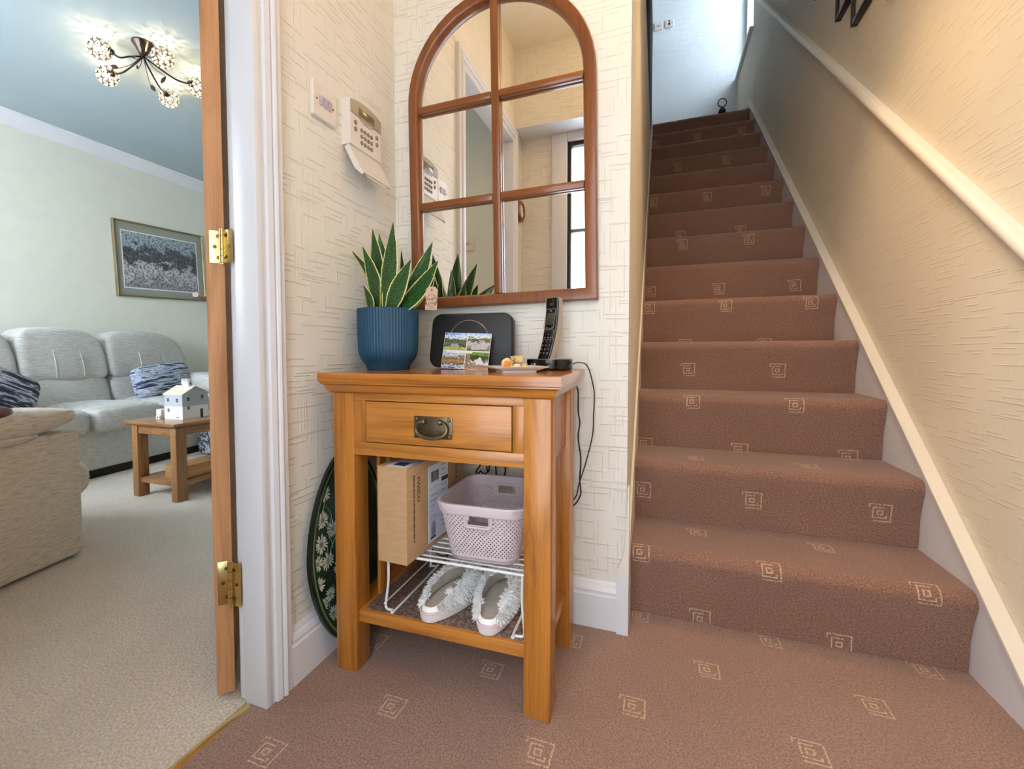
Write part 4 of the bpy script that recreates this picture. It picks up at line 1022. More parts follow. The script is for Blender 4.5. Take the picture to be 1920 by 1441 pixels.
flat('print_rows', [(-0.060, 0.046), (-0.060, 0.051), (0.02, 0.051), (0.02, 0.046)], (236, 236, 226))

# white plate and foil sweets
PORC = plain('white_porcelain', (240, 236, 234), 0.18, var=0.01)
pl = thing('serving_plate', 'small rectangular white plate holding golden sweets on the table corner', 'plate')
pcn = uv2(967, 697, -0.245); pcn.z = Zt
pl.matrix_world = Matrix.Translation(pcn) @ Matrix.Rotation(R(33), 4, 'Z')
def pr_(w_, h_, r_, z): return [(a, b, z) for a, b in rrect(w_, h_, r_, 4)]
bm = BM(); quads(bm, [pr_(0.082, 0.066, 0.004, 0.0), pr_(0.086, 0.070, 0.004, 0.0), pr_(0.088, 0.072, 0.004, 0.004), pr_(0.138, 0.112, 0.005, 0.0125), pr_(0.140, 0.114, 0.005, 0.0142), pr_(0.137, 0.111, 0.005, 0.0147), pr_(0.098, 0.078, 0.006, 0.0075), pr_(0.092, 0.072, 0.006, 0.0065)], True, True, True)
put('plate', bm, PORC, pl, angle=50)
GOLD = NT('gold_foil'); GOLD.base(GOLD.ramp(GOLD.noise(GOLD.coord('Object', (160, 160, 60)), 1.0, 4), [(0.3, lin((150, 108, 66))), (0.5, lin((226, 190, 128))), (0.7, lin((244, 226, 178)))])); GOLD.set(0.42, 0.15); GOLD = GOLD.m
ORA = plain('orange_centre', (232, 140, 50), 0.4, var=0.15, scale=200); FOIL2 = plain('pale_foil', (226, 216, 186), 0.45, 0.1, var=0.15, scale=150)
def sweet(label, M4, mats, s=1.0):
    t = thing('foil_sweet', label, 'sweet', group='gold foil sweets on the white plate'); t.matrix_world = M4
    def rf(a, j): return 0.0007 * s * cos(22 * a) if 0 < j < 5 else 0
    bm = BM(); lathe(bm, [(0.0075 * s, 0), (0.0085 * s, 0.0005), (0.0105 * s, 0.008 * s), (0.0122 * s, 0.0155 * s), (0.0128 * s, 0.0185 * s), (0.0112 * s, 0.0190 * s)], 66, rf=rf); put('wrapper', bm, mats[0], t, angle=60)
    bm = BM(); lathe(bm, [(0.0085 * s, 0.0188 * s), (0.006 * s, 0.0196 * s), (0.003 * s, 0.0199 * s)], 20); put('centre', bm, mats[1], t)
ps = lambda u, v, y: uv2(u, v, y)
zp = Zt + 0.0078
SQ = Matrix.Diagonal((1.18, 1.18, 0.86, 1))
c1 = at(950, -0.250, zp + 0.0128)
sweet('golden sweet tipped over showing its orange centre, at the left of the plate', Matrix.Translation(c1) @ basis((1, 0.45, 0), (0, 0, 1), (0, 0, 0)).to_quaternion().to_matrix().to_4x4() @ Matrix.Rotation(R(8), 4, 'X') @ Matrix.Translation((0, 0.0015, -0.010)), (GOLD, ORA), 1.12)
sweet('pale foil sweet lying underneath at the front of the little pile', Matrix.Translation(at(969, -0.246, zp + 0.0128)) @ SQ @ Matrix.Rotation(R(180), 4, 'X'), (FOIL2, GOLD), 0.74)
sweet('golden foil sweet stacked on top of the others', Matrix.Translation(at(970, -0.236, zp + 0.0142)) @ Matrix.Rotation(R(-3), 4, 'Y') @ SQ, (GOLD, FOIL2), 1.08)
sweet('brown gold sweet at the right rear of the little pile', Matrix.Translation(at(980, -0.224, zp + 0.0005)) @ SQ, (GOLD, FOIL2), 0.78)

# cordless phone on its base
GLOSSB = plain('black_gloss_plastic', (14, 14, 16), 0.10, var=0.02); SILV = plain('satin_silver', (196, 186, 180), 0.32, 0.75)
ph = thing('charging_dock', 'glossy black round charging base at the right end of the table', 'phone dock')
pb = at(1030, -0.105); ph.matrix_world = Matrix.Translation(pb)
bm = BM()
def el(e, z): return [((0.0625 - e) * cos(2 * pi * k / 48), (0.052 - e) * sin(2 * pi * k / 48), z) for k in range(48)]
quads(bm, [el(0.004, 0.0), el(0.0005, 0.003), el(0, 0.006), el(0, 0.0275), el(0.002, 0.0298), el(0.005, 0.0306), el(0.03, 0.0310)], True, True, True); put('base_body', bm, GLOSSB, ph, angle=40)
bm = BM(); tube(bm, [p for p in el(0.0022, 0.0303)], 0.0008, 5, closed=True); put('silver_edge', bm, SILV, ph)
LGREY = plain('logo_grey', (190, 190, 196), 0.4)
text('base_logo', 'BT', 0.0062, LGREY, ph, basis((1, -0.50, 0), (0, 0, 1), (-0.0378, -0.0418, 0.0165)))
bm = BM(); lathe(bm, [(0.0034, 0), (0.0034, 0.0004)], 16, (0, 0, 0)); bmesh.ops.transform(bm, matrix=basis((1, -0.40, 0), (0, 0, 1), (-0.0292, -0.0462, 0.0165)), verts=bm.verts); put('base_emblem', bm, LGREY, ph)
hs = thing('cordless_phone', 'slim black cordless handset with silver sides standing in its base', 'phone')
hb = at(1026, -0.115, Zt + 0.028); tp_ = at(1042, -0.085, 0.940)
yax = (tp_ - hb); HL = yax.length
H4 = basis(Vector((1, 0.42, 0)) , (0, 0, 1), hb)
xax = Vector((0.87, -0.50, 0)).normalized(); yv = (yax - xax * yax.dot(xax)); 
hs.matrix_world = basis(xax, (yax - xax * (yax.dot(xax))).normalized(), hb) @ Matrix(((1, 0.05, 0, 0), (0, 1, 0, 0), (0, 0, 1, 0), (0, 0, 0, 1)))
hs.matrix_world = basis((xax - yax.normalized() * xax.dot(yax.normalized())).normalized(), yax.normalized(), hb)
def cz(y): return 0.010 * ((y / HL - 0.5) * 2) ** 2          # gentle banana curve
NSg = 14; HWd = 0.0235
def hrow(z0, e=0.0):
    return z0
bm = BM(); rings = []
for k in range(NSg + 1):
    y = HL * k / NSg; c = cz(y); wv = HWd * (0.93 + 0.07 * k / NSg) * (1 if k < NSg else 0.88)
    rings.append([(-wv, y, c - 0.004), (-wv, y, c + 0.004), (-wv * 0.8, y, c + 0.0085), (wv * 0.8, y, c + 0.0085), (wv, y, c + 0.004), (wv, y, c - 0.004), (wv * 0.7, y, c - 0.010), (-wv * 0.7, y, c - 0.010)])
quads(bm, rings, True, True, True); put('handset', bm, GLOSSB, hs, angle=60)
bm = BM(); rings = []
for k in range(NSg + 1):
    y = HL * k / NSg + (0.0008 if k == NSg else 0); c = cz(y); wv = HWd * (0.93 + 0.07 * k / NSg) + 0.0012
    rings.append([(-wv, y, c - 0.0088), (-wv, y, c + 0.0046), (wv, y, c + 0.0046), (wv, y, c - 0.0088)])
quads(bm, rings, True, True, True); put('silver_band', bm, SILV, hs, angle=60)
def pad(y0, y1, w_, e, name, mat, zof=0.0086, outline=None):
    bm = BM(); z = (cz(y0) + cz(y1)) / 2; zz = max(cz(y0), cz(y1), z) + zof
    box(bm, (-w_, y0, zz - 0.002), (w_, y1, zz + e), 0.0004); put(name, bm, mat, hs)
    return zz + e
f = HL / 0.16
def framep(y0, y1, w_):
    z = max(cz(y0), cz(y1)) + 0.0094
    bm = BM(); tube(bm, [(a, (y0 + y1) / 2 + b, z) for a, b in rrect(2 * w_, y1 - y0, 0.003, 4)], 0.0006, 6, closed=True); put('silver_frame', bm, SILV, hs)
framep(0.080 * f, 0.132 * f, 0.0175); framep(0.052 * f, 0.078 * f, 0.0175)
SCRN = plain('phone_screen', (62, 66, 48), 0.1)
zz = pad(0.090 * f, 0.122 * f, 0.0135, 0.0006, 'screen', SCRN)
pad(0.053 * f, 0.077 * f, 0.0168, 0.0004, 'control_pad', GLOSSB)
bm = BM(); sphere(bm, (0, 0.146 * f, cz(0.146 * f) + 0.0082), 0.007, 12, 8, sc=(1, 1, 0.12)); put('earpiece', bm, plain('earpiece_grey', (44, 44, 46), 0.5), hs)
text('phone_logo', 'BT', 0.0058, LGREY, hs, basis((1, 0, 0), (0, 1, 0), (0, 0.127 * f, cz(0.127 * f) + 0.0092)))
WHITEINK = plain('key_white', (214, 214, 214), 0.5)
for r_, row in enumerate(('123', '456', '789', '*0#')):
    for c_, ch in enumerate(row):
        y = (0.046 - r_ * 0.0105) * f; x = (c_ - 1) * 0.0125
        bm = BM(); box(bm, (x - 0.0048, y - 0.0036, cz(y) + 0.0078), (x + 0.0048, y + 0.0036, cz(y) + 0.0092), 0.0005); kb = put('key', bm, GLOSSB, hs)
        text('key_digit', ch, 0.0062, WHITEINK, kb, basis((1, 0, 0), (0, 1, 0), (x - 0.0012, y, cz(y) + 0.0094)))
for x, y in ((-0.010, 0.0845), (0.010, 0.0845), (0, 0.0645), (-0.011, 0.072), (0.011, 0.072), (-0.011, 0.057), (0.011, 0.057), (0, 0.072), (0, 0.057)):
    bm = BM(); y *= f; box(bm, (x - 0.0022, y - 0.0006, cz(y) + 0.0088), (x + 0.0022, y + 0.0006, cz(y) + 0.0098)); put('soft_key', bm, LGREY, hs, smooth=False)

# lantern at the top of the stairs
BLK = plain('black_iron', (18, 18, 19), 0.45)
la = thing('lantern', 'small black lantern with ring handle on the landing at the stair top', 'lantern', (1.355, 3.49, LZ + 0.001))
bm = BM(); lathe(bm, [(0.036, 0), (0.038, 0.004), (0.030, 0.010), (0.028, 0.030), (0.033, 0.050), (0.033, 0.085), (0.028, 0.095), (0.020, 0.110), (0.014, 0.118), (0.006, 0.120)], 20); put('body', bm, BLK, la)
bm = BM(); tube(bm, [(0.036 * cos(2 * pi * k / 28), 0.012 * sin(2 * pi * k / 28), 0.162 + 0.044 * sin(2 * pi * k / 28)) for k in range(28)], 0.0045, 8, closed=True); put('ring_handle', bm, BLK, la)
# ------------------------------------------------------------------ living room
def uvz(u, v, z):
    d = fwd + rgt * ((u - 914.989) / FPX) + up * ((693.82 - v) / FPX)
    return CAMP + d * ((z - CAMP.z) / d.z)
def fabric(name, c, dark=0.72):
    m = NT(name)
    n1 = m.noise(m.coord('Object', (24, 24, 210)), 1.0, 3, 0.6); n2 = m.noise(m.coord('Object', (260, 260, 260)), 1.0, 2)
    a = lin(c); d = tuple(x * dark for x in a[:3]) + (1,)
    m.base(m.mix(m.math('MULTIPLY', n2, 0.35), m.ramp(n1, [(0.35, d), (0.52, a), (0.7, tuple(min(1, x * 1.1) for x in a[:3]) + (1,))]), d)); m.set(0.95); m.b.inputs['Sheen Weight'].default_value = 0.2
    m.bump(n1, 0.6, 0.004); return m.m
SOFAF = fabric('sofa_weave', (202, 200, 194)); CHAIRF = fabric('chair_weave', (216, 204, 188), 0.70)
def soft(bm, c, size, e=0.3, e2=None, nu=28, nv=18, mat=None, fn=None):
    """rounded cushion: superellipsoid with half sizes size"""
    e2 = e2 or e
    def sp(v, p): return math.copysign(abs(v) ** p, v)
    rings = []
    for j in range(1, nv):
        t = -pi / 2 + pi * j / nv; ring = []
        for k in range(nu):
            a = 2 * pi * k / nu
            p = Vector((size[0] * sp(cos(t), e2) * sp(cos(a), e), size[1] * sp(cos(t), e2) * sp(sin(a), e), size[2] * sp(sin(t), e2)))
            if fn: p = fn(p)
            p += Vector(c); ring.append(mat @ p if mat is not None else p)
        rings.append(ring)
    quads(bm, rings, True, True, True)
# sofa: local x = along the front (away from camera), y = depth toward the far wall
so = thing('sofa', 'pale grey woven three-seat sofa along the far living-room wall', 'sofa', (-2.547, 0.806, 0), R(98))
ARM = 0.60
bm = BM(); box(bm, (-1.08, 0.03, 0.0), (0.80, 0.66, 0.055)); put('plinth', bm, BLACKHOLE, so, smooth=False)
bm = BM(); box(bm, (-1.10, 0.0, 0.055), (0.83, 0.68, 0.33), 0.02, 3); put('base', bm, SOFAF, so)
seams = [(-0.83, -0.365), (-0.355, 0.115), (0.125, 0.585)]
for i, (a, b) in enumerate(seams):
    w2 = (b - a) / 2; cx = (a + b) / 2
    bm = BM(); soft(bm, (cx, 0.25, 0.365), (w2, 0.30, 0.088), 0.16, 0.42, fn=lambda p: Vector((p.x, p.y, p.z + (0.012 * (1 - (p.x / w2) ** 2) if p.z > 0 else 0)))); put('seat_cushion', bm, SOFAF, so, angle=70)
    a, b = ((-1.02, -0.43), (-0.42, 0.12), (0.13, 0.80))[i]; w2 = (b - a) / 2; cx = (a + b) / 2
    bm = BM(); soft(bm, (cx, 0.50, 0.52), (w2, 0.10, 0.14), 0.2, 0.5, mat=None, fn=lambda p: Vector((p.x, p.y + 0.25 * (p.z + 0.1) - 0.03 * (1 - (p.x / w2) ** 2), p.z))); put('lumbar_cushion', bm, SOFAF, so, angle=70)
    tl = 0.10 if i == 2 else 0.03
    def bf(p, tl=tl, w2=w2):
        k = max(0, p.z) / 0.19
        x = p.x * (1 - 0.05 * k) - (tl * k * k if p.x > 0 else 0) * (p.x / w2)
        return Vector((x, p.y + 0.22 * (p.z + 0.1) - (0.018 * (1 - (p.x / w2) ** 2) * cos(p.x / w2 * 5) if p.y < 0 else 0), p.z + 0.022 * (1 - (p.x / w2) ** 2)))
    bm = BM(); soft(bm, (cx, 0.53, 0.765), (w2 + 0.004, 0.105, 0.185), 0.26, 0.42, 36, 22, fn=bf); put('back_cushion', bm, SOFAF, so, angle=70)
    for q in (-0.33, 0.30):
        bm = BM(); tube(bm, smoothpath([(cx + w2 * q, 0.415, 0.63), (cx + w2 * q, 0.418, 0.70), (cx + w2 * q * 0.96, 0.443, 0.79), (cx + w2 * q * 0.9, 0.475, 0.87)], 4), 0.0035, 5); put('stitch_seam', bm, SOFAF, so)
bm = BM(); box(bm, (-1.06, 0.56, 0.3), (0.80, 0.72, 0.78), 0.05, 3); put('back_frame', bm, SOFAF, so)
for a, b in ((0.595, 0.83), (-1.09, -0.84)):
    bm = BM(); soft(bm, ((a + b) / 2, 0.30, 0.545), ((b - a) / 2, 0.33, 0.085), 0.3, 0.55); put('arm_pad', bm, SOFAF, so, angle=70)
    bm = BM(); box(bm, (a + 0.02, -0.005, 0.06), (b - 0.02, 0.66, 0.50), 0.02, 3); put('arm_side', bm, SOFAF, so)

# striped cushions
ST = NT('striped_cushion'); n1 = ST.noise(ST.coord('Object', (7, 7, 62)), 1.0, 4, 0.62, 0.5)
ST.base(ST.ramp(n1, [(0.38, lin((40, 44, 66))), (0.45, lin((72, 86, 116))), (0.52, lin((206, 212, 220))), (0.60, lin((92, 116, 150))), (0.68, lin((226, 228, 232)))])); ST.set(0.9); ST = ST.m
ST2 = NT('navy_striped_cushion'); n1 = ST2.noise(ST2.coord('Object', (6, 6, 56)), 1.0, 4, 0.62, 0.4)
ST2.base(ST2.ramp(n1, [(0.42, lin((38, 40, 56))), (0.50, lin((58, 64, 86))), (0.56, lin((206, 208, 218))), (0.64, lin((50, 54, 74)))])); ST2.set(0.9); ST2 = ST2.m
def scatter(label, loc, rot, sz, mat):
    t = thing('scatter_cushion', label, 'cushion', loc, rot=rot, group='striped scatter cushions on the sofa')
    bm = BM(); soft(bm, (0, 0, 0), (sz[0], sz[1], sz[2]), 0.22, 0.6, 40, 20, fn=lambda p: Vector((p.x * (1 + 0.10 * (abs(p.z) / sz[2]) ** 3), p.y * (1 - 0.55 * max(abs(p.x) / sz[0], abs(p.z) / sz[2]) ** 4), p.z * (1 + 0.10 * (abs(p.x) / sz[0]) ** 3)))); put('cover', bm, mat, t, angle=80)
    return t
scatter('pale blue and white striped oblong cushion on the right sofa seat', (-2.86, 1.16, 0.575), (R(-14), R(-4), R(98)), (0.235, 0.07, 0.135), ST)
scatter('dark navy striped cushion at the left, behind the beige armchair arm', (-2.70, 0.10, 0.56), (R(-14), R(28), R(98)), (0.21, 0.07, 0.17), ST2)

# armchair in the foreground: local x = from front to back, y = toward the camera side
ac = thing('armchair', 'beige woven armchair in the left foreground, side facing the hall', 'armchair')
b_ = Vector((0.25, -0.968, 0)); n_ = Vector((0.968, 0.25, 0))
ac.matrix_world = basis(b_, n_, (-1.300, -0.222, 0))
bm = BM(); box(bm, (0.0, -0.13, 0.012), (0.90, 0.0, 0.497), 0.012, 3); put('side_panel', bm, CHAIRF, ac)
bm = BM(); box(bm, (0.0, -0.80, 0.012), (0.90, -0.67, 0.52), 0.012, 3); put('side_panel', bm, CHAIRF, ac)
bm = BM(); box(bm, (0.03, -0.67, 0.03), (0.88, -0.13, 0.30), 0.01); put('base', bm, CHAIRF, ac)
for y0 in (-0.075, -0.735):
    def af(p):
        k = max(0.0, (-p.x / 0.45 - 0.2) / 0.8)
        return Vector((p.x, p.y, p.z * (1 - 0.28 * k * k) + 0.012 * k * k))
    bm = BM(); soft(bm, (0.445, y0, 0.546), (0.452, 0.112, 0.062), 0.5, 0.72, 44, 20, fn=af); put('arm_pad', bm, CHAIRF, ac, angle=70)
    bm = BM(); soft(bm, (0.50, y0 + 0.02 if y0 > -0.3 else y0 - 0.02, 0.500), (0.36, 0.082, 0.026), 0.4, 0.7, 28, 12); put('arm_roll', bm, CHAIRF, ac, angle=70)
bm = BM(); soft(bm, (-0.02, -0.40, 0.262), (0.165, 0.268, 0.108), 0.25, 0.7); put('footrest_pad', bm, CHAIRF, ac, angle=70)
bm = BM(); soft(bm, (0.33, -0.40, 0.37), (0.30, 0.265, 0.09), 0.25, 0.5); put('seat_cushion', bm, CHAIRF, ac, angle=70)
bm = BM(); soft(bm, (0.78, -0.40, 0.66), (0.11, 0.33, 0.38), 0.3, 0.4, fn=lambda p: Vector((p.x + 0.2 * p.z, p.y, p.z))); put('back_cushion', bm, CHAIRF, ac, angle=70)
REDW = wood('dark_red_wood', (98, 36, 24), 'x', 0.2, 0.7, coat=0.5)
bm = BM(); soft(bm, (0.485, -0.055, 0.590), (0.262, 0.085, 0.036), 0.35, 0.5, 28, 12); ow = put('arm_cap', bm, REDW, ac, angle=70); ow['label'] = 'dark red polished wooden arm cap'

# coffee table and what stands on it
CTO = wood('coffee_table_oak_z', (152, 108, 66), 'z', 0.35, 0.6, coat=0.2); CTX = wood('coffee_table_oak', (158, 112, 68), 'y', 0.3, 0.6, coat=0.3)
ct = thing('coffee_table', 'small brown wooden coffee table with a low shelf in the living room', 'table', (-1.735, 0.335, 0), R(0))
W2 = 0.176; CL = 0.62
for x in (-W2, W2 - 0.046):
    for y in (0, CL - 0.06):
        bm = BM(); box(bm, (x, y, 0), (x + 0.046, y + 0.06, 0.397), 0.003); put('leg', bm, CTO, ct)
bm = BM()
tpp = [(-0.004, 0.397), (0.012, 0.400), (0.022, 0.408), (0.026, 0.416), (0.024, 0.422), (0.018, 0.4235)]
quads(bm, [[(-W2 - o, -o, z), (W2 + o, -o, z), (W2 + o, CL + o, z), (-W2 - o, CL + o, z)] for o, z in tpp], True, True, True); put('table_top', bm, CTX, ct, angle=50)
for a in ((-W2 + 0.046, 0.008, W2 - 0.046, 0.026), (-W2 + 0.046, CL - 0.026, W2 - 0.046, CL - 0.008)):
    bm = BM(); box(bm, (a[0], a[1], 0.352), (a[2], a[3], 0.397), 0.001); put('apron', bm, CTX, ct)
for x in (-W2 + 0.008, W2 - 0.026):
    bm = BM(); box(bm, (x, 0.06, 0.352), (x + 0.018, CL - 0.06, 0.397), 0.001); put('apron', bm, CTX, ct)
bm = BM(); box(bm, (-W2 + 0.01, 0.012, 0.078), (W2 - 0.01, CL - 0.012, 0.104), 0.002); put('shelf', bm, CTX, ct)
LOAK = wood('light_oak_box', (190, 140, 84), 'y', 0.4, 0.7)
wb = thing('wooden_box', 'light oak box lying on the coffee table shelf', 'box', (-1.70, 0.39, 0.1045))
bm = BM(); box(bm, (-0.03, 0, 0), (0.10, 0.46, 0.058), 0.002); put('box_body', bm, LOAK, wb)
bm = BM(); box(bm, (-0.032, -0.002, 0.0582), (0.102, 0.462, 0.070), 0.002); put('box_lid', bm, LOAK, wb)
HWHT = plain('house_white', (232, 234, 236), 0.5, var=0.01); HGR = plain('house_grey', (176, 184, 190), 0.5, var=0.02); HROOF = plain('house_roof_cream', (214, 202, 182), 0.5, var=0.02)
HDK = plain('house_window', (60, 66, 72), 0.4)
hb_ = thing('house_tissue_box', 'white and grey house-shaped tissue box on the coffee table', 'tissue box', (-1.786, 0.435, 0.4237), R(2))
hw, hd, hh, hr = 0.138, 0.158, 0.138, 0.180
bm = BM(); box(bm, (0, 0, 0), (hw, hd, 0.072)); put('lower_wall', bm, HWHT, hb_, smooth=False)
bm = BM(); prism(bm, [(0, 0.072), (hd, 0.072), (hd, hh), (hd / 2, hr), (0, hh)], lambda y, z, d: (d, y, z), 0, hw); put('upper_wall', bm, HGR, hb_, smooth=False)
for s in (0, 1):
    bm = BM(); P = [(-0.006, hh - 0.0035), (hd / 2, hr), (hd / 2, hr + 0.005), (-0.006, hh + 0.0015)]
    P = [(hd - y if s else y, z) for y, z in P]
    prism(bm, P, lambda y, z, d: (d, y, z + 0.0004), -0.005, hw + 0.005); put('roof', bm, HROOF, hb_, smooth=False)
def hwin(bm, face, u, v, w_=0.007, h_=0.0085):
    for su in (-1, 1):
        for sv in (-1, 1):
            cu, cv = u + su * w_ * 0.62, v + sv * h_ * 0.6
            if face == 'l': box(bm, (cu - w_ / 2, -0.0008, cv - h_ / 2), (cu + w_ / 2, 0.0002, cv + h_ / 2))
            else: box(bm, (hw - 0.0002, cu - w_ / 2, cv - h_ / 2), (hw + 0.0008, cu + w_ / 2, cv + h_ / 2))
for face, u, v in (('l', 0.030, 0.108), ('l', 0.098, 0.106), ('l', 0.032, 0.050), ('r', 0.036, 0.112), ('r', 0.122, 0.120), ('r', 0.036, 0.062)):
    bm = BM(); hwin(bm, face, u, v); put('window', bm, HDK, hb_, smooth=False, kind='stuff')
bm = BM(); box(bm, (hw - 0.0002, 0.108, 0.0), (hw + 0.001, 0.124, 0.050)); put('door', bm, HDK, hb_, smooth=False)
bm = BM(); tube(bm, [(0.100 + 0.012 * cos(pi * k / 10), -0.0006, 0.024 + 0.008 * sin(pi * k / 10)) for k in range(11)], 0.0008, 5); box(bm, (0.088, -0.0008, 0.008), (0.112, 0.0, 0.0125)); put('printed_mark', bm, HDK, hb_, smooth=False, kind='stuff')
bm = BM(); rnd = random.Random(2)
rings = []
for j in range(7):
    t = j / 6; rings.append([(0.085 + (0.018 + 0.014 * t + 0.006 * sin(3 * a + j)) * cos(a), hd * 0.42 + (0.008 + 0.012 * t + 0.004 * cos(4 * a)) * sin(a), hr - 0.012 + 0.050 * t + 0.008 * t * sin(2 * a + 1)) for a in [2 * pi * k / 14 for k in range(14)]])
quads(bm, rings, True, False, True); put('tissue', bm, plain('tissue_white', (244, 244, 246), 0.9, var=0.01), hb_, angle=80)
so2 = thing('house_ornament', 'tiny white house ornament beside the tissue box on the coffee table', 'ornament', (-1.826, 0.415, 0.4237))
bm = BM(); box(bm, (-0.018, 0.012, 0), (0.022, 0.05, 0.052), 0.002); put('block', bm, plain('ornament_cream', (222, 214, 202), 0.6), so2)
bm = BM(); prism(bm, [(-0.013, 0), (0.013, 0), (0.013, 0.018), (0, 0.030), (-0.013, 0.018)], lambda a, b, d: (a + 0.012, d, b), 0.0, 0.0115); put('little_house', bm, HWHT, so2, smooth=False)
bm = BM(); box(bm, (0.008, -0.001, 0.004), (0.018, 0.0005, 0.014)); put('opening', bm, HDK, so2, smooth=False)
rb = thing('red_box', 'small red box behind the house-shaped tissue box', 'box', (-1.70, 0.640, 0.4237))
bm = BM(); box(bm, (0, 0, 0), (0.05, 0.05, 0.055), 0.004); put('box_body', bm, plain('red_card', (170, 52, 44), 0.5), rb)
# patterned magazine bag beyond the table
BG = NT('patterned_bag'); n1 = BG.noise(BG.coord('Object', (40, 40, 40)), 1.0, 3, 0.7); BG.base(BG.ramp(n1, [(0.46, lin((38, 40, 50))), (0.5, lin((110, 110, 116))), (0.56, lin((196, 196, 200)))])); BG.set(0.7)
pbg = uvz(370, 852, 0.0)
bg = thing('patterned_bag', 'black and white patterned bag on the carpet behind the coffee table', 'bag', pbg, R(-4))
bm = BM(); soft(bm, (0.13, 0.08, 0.096), (0.15, 0.07, 0.095), 0.25, 0.3); put('bag_body', bm, BG.m, bg, angle=60)
bm = BM(); tube(bm, smoothpath([(0.05, 0.08, 0.18), (0.06, 0.08, 0.25), (0.13, 0.08, 0.28), (0.20, 0.08, 0.25), (0.21, 0.08, 0.18)], 5), 0.006, 6); put('handle', bm, BLK, bg)
bm = BM(); tube(bm, [(-0.022, 0.08, 0.002), (-0.022, 0.08, 0.20)], 0.009, 8); put('side_post', bm, plain('grey_metal', (120, 124, 120), 0.4, 0.5), bg)

# framed picture on the far wall
fp = thing('framed_picture', 'large framed print with grey mount above the sofa', 'picture'); fp.matrix_world = Matrix.Translation((-3.399, 1.545, 1.602)) @ Matrix.Rotation(R(2.4), 4, 'X') @ basis((0, 1, 0), (0, 0, 1), (0, 0, 0))
PW, PH = 0.79, 0.635
GILT = plain('gilt_frame', (150, 136, 98), 0.35, 0.6)
bm = BM(); fo, fi = 0.0, 0.014
sect = [(0, 0.0), (0, 0.022), (0.006, 0.026), (0.014, 0.018), (0.014, 0.0)]
rg = [[(sx * (PW / 2 - a), sy * (PH / 2 - a), d) for a, d in sect] for sx, sy in ((-1, -1), (1, -1), (1, 1), (-1, 1))]; rg.append(rg[0])
quads(bm, rg, True); bmesh.ops.remove_doubles(bm, verts=bm.verts, dist=1e-6); put('frame', bm, GILT, fp, angle=20)
bm = BM(); box(bm, (-PW / 2 + 0.01, -PH / 2 + 0.01, 0.004), (PW / 2 - 0.01, PH / 2 - 0.01, 0.008)); put('mount', bm, plain('grey_mount', (150, 152, 140), 0.7, var=0.02), fp, smooth=False)
bm = BM(); box(bm, (-0.335, -0.245, 0.008), (0.335, 0.240, 0.0088)); put('slip', bm, plain('white_slip', (226, 226, 220), 0.6), fp, smooth=False)
AB = NT('abstract_print'); s = AB.n('ShaderNodeSeparateXYZ'); AB.l(AB.coord('Object'), s.inputs[0])
nA = AB.noise(AB.coord('Object', (9, 14, 1)), 1.0, 4, 0.65, 0.3); nB = AB.noise(AB.coord('Object', (60, 44, 1)), 1.0, 3, 0.7)
v = AB.math('ADD', AB.math('MULTIPLY', s.outputs[1], 2.1), AB.math('MULTIPLY', AB.math('SUBTRACT', nA, 0.5), 1.1))
cA = AB.ramp(AB.math('ADD', v, 0.5), [(0.10, lin((150, 150, 156))), (0.36, lin((206, 204, 208))), (0.50, lin((82, 78, 84))), (0.70, lin((92, 100, 106))), (0.80, lin((164, 178, 186)))])
AB.base(AB.mix(AB.math('MULTIPLY', AB.ramp(nB, [(0.5, (0, 0, 0, 1)), (0.56, (1, 1, 1, 1))]), 0.72), cA, lin((44, 46, 56)))); AB.set(0.25)
bm = BM(); box(bm, (-0.325, -0.235, 0.0088), (0.325, 0.230, 0.0094)); put('print', bm, AB.m, fp, smooth=False)

# ceiling light with five beaded globes
CHD = plain('dark_chrome', (74, 64, 58), 0.22, 0.9); LFM = plain('bronze_leaf', (58, 40, 32), 0.4, 0.5)
cl = uvz(268, 88, 2.43); cl.z = 2.4495
lt = thing('ceiling_light', 'five-arm ceiling light with glowing beaded globes and dark leaves', 'ceiling light', cl)
bm = BM(); lathe(bm, [(0.050, 0), (0.050, -0.006), (0.040, -0.020), (0.026, -0.045), (0.018, -0.062), (0.016, -0.075), (0.006, -0.080)], 24); put('ceiling_cup', bm, CHD, lt)
BULB = NT('lamp_glow'); BULB.b.inputs['Emission Color'].default_value = (1.0, 0.74, 0.42, 1); BULB.b.inputs['Emission Strength'].default_value = 900; BULB = BULB.m
BEAD = NT('crystal_bead'); tr_ = BEAD.n('ShaderNodeBsdfTranslucent'); tr_.inputs[0].default_value = (0.92, 0.9, 0.86, 1); ms = BEAD.n('ShaderNodeMixShader'); ms.inputs[0].default_value = 0.35
BEAD.base((0.9, 0.88, 0.84, 1)); BEAD.set(0.1); BEAD.l(tr_.outputs[0], ms.inputs[1]); BEAD.l(BEAD.b.outputs[0], ms.inputs[2]); BEAD.l(ms.outputs[0], BEAD.t.nodes['Material Output'].inputs[0]); BEAD = BEAD.m
hub = Vector((0, 0, -0.068))
mesh_c = mesh_b = mesh_l = None
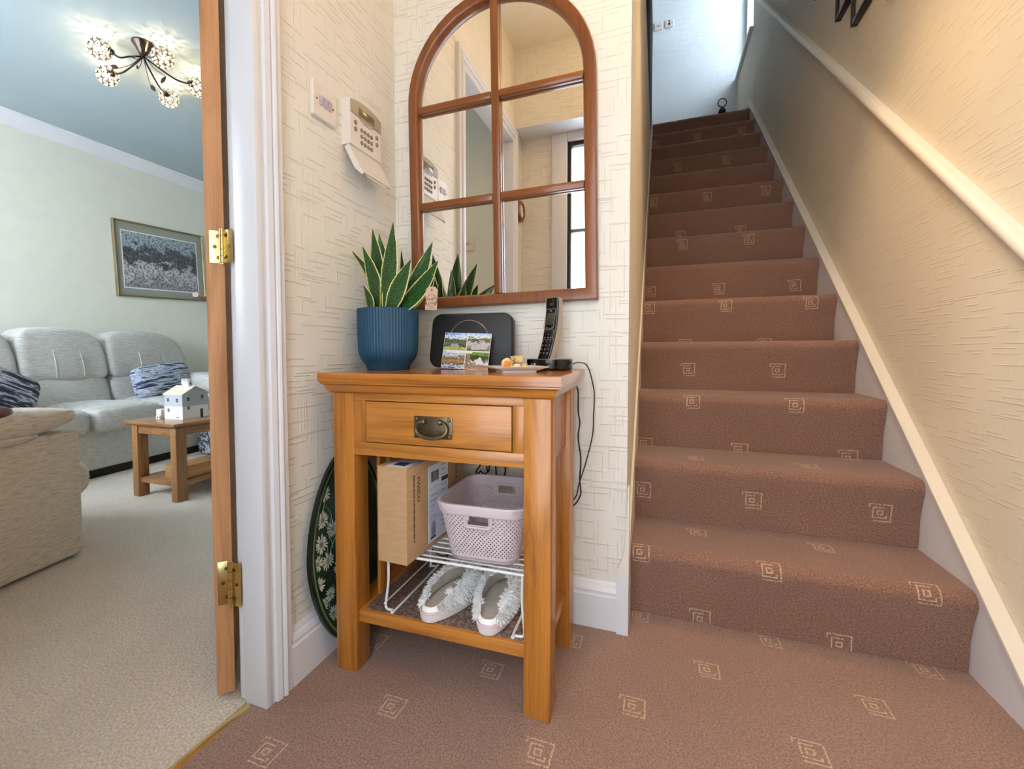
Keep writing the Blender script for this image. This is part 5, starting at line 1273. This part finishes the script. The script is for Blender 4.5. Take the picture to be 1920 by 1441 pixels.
for i, (u, v, z) in enumerate(((187, 92, 2.372), (202, 142, 2.366), (306, 108, 2.366), (317, 184, 2.366), (372, 164, 2.366))):
    g = uvz(u, v, z) - cl
    out = Vector((g.x, g.y, 0)).normalized()
    bm = BM(); tube(bm, smoothpath([hub, hub + out * 0.06 + Vector((0, 0, -0.016)), hub * 0.4 + g * 0.55 + Vector((0, 0, -0.03)), g - out * 0.052 + Vector((0, 0, -0.006))], 6), 0.0045, 7); put('arm', bm, CHD, lt)
    bm = BM(); d4 = out.to_track_quat('Z', 'Y').to_matrix().to_4x4(); lathe(bm, [(0.006, -0.062), (0.016, -0.050), (0.018, -0.040), (0.010, -0.038)], 14, g, mat=d4); put('lamp_holder', bm, CHD, lt)
    RG = 0.052
    if mesh_c is None:
        bm = BM(); q = bmesh.ops.create_icosphere(bm, subdivisions=2, radius=RG)
        es = [(e.verts[0].co.copy(), e.verts[1].co.copy()) for e in bm.edges]; fc = [f.calc_center_median().normalized() * RG for f in bm.faces]; bm.free()
        bm = BM()
        for a, b in es: tube(bm, [a, b], 0.0014, 4)
        shade = put('globe_shade', bm, CHD, lt, kind='stuff'); mesh_c = shade.data
        bm = BM()
        for c in fc:
            M_ = c.normalized().to_track_quat('Z', 'Y').to_matrix().to_4x4(); sphere(bm, c, 0.0066, 8, 5, sc=(1, 1, 0.5), mat=M_)
        beads = put('beads', bm, BEAD, shade, kind='stuff'); mesh_b = beads.data
        bm = BM(); sphere(bm, (0, 0, 0), 0.0085, 12, 8); bulb = put('bulb', bm, BULB, shade); mesh_l = bulb.data
    else:
        shade = bpy.data.objects.new('globe_shade', mesh_c); COL.objects.link(shade); shade.parent = lt; shade['kind'] = 'stuff'
        for nm, me in (('beads', mesh_b), ('bulb', mesh_l)):
            o = bpy.data.objects.new(nm, me); COL.objects.link(o); o.parent = shade
            if nm == 'beads': o['kind'] = 'stuff'
    shade.location = g; shade.rotation_euler = (i, i * 2, 0)
for k, (u, v) in enumerate(((223, 128), (311, 143), (282, 159), (248, 108), (258, 130))):
    p = uvz(u, v, 2.36) - cl
    dr_ = (rgt * cos(k * 1.3 + 2.8) + up * sin(k * 1.3 + 2.8)).normalized()
    bm = BM(); s_ = dr_.cross(fwd).normalized()
    L0 = 0.05 if k < 3 else 0.026
    P = [p + dr_ * (L0 * t) + s_ * (L0 * 0.24 * sin(pi * t)) for t in (0, .2, .4, .6, .8, 1)] + [p + dr_ * (L0 * t) - s_ * (L0 * 0.24 * sin(pi * t)) for t in (.8, .6, .4, .2)]
    quads(bm, [[q + fwd * e for q in P] for e in (-0.0008, 0.0008)], True, True, True)
    tube(bm, smoothpath([p, p.lerp(hub, 0.5) + Vector((0, 0, -0.012)), hub + (p - hub) * 0.15], 4), 0.0018, 5); put('leaf_stem', bm, LFM, lt, kind='stuff')
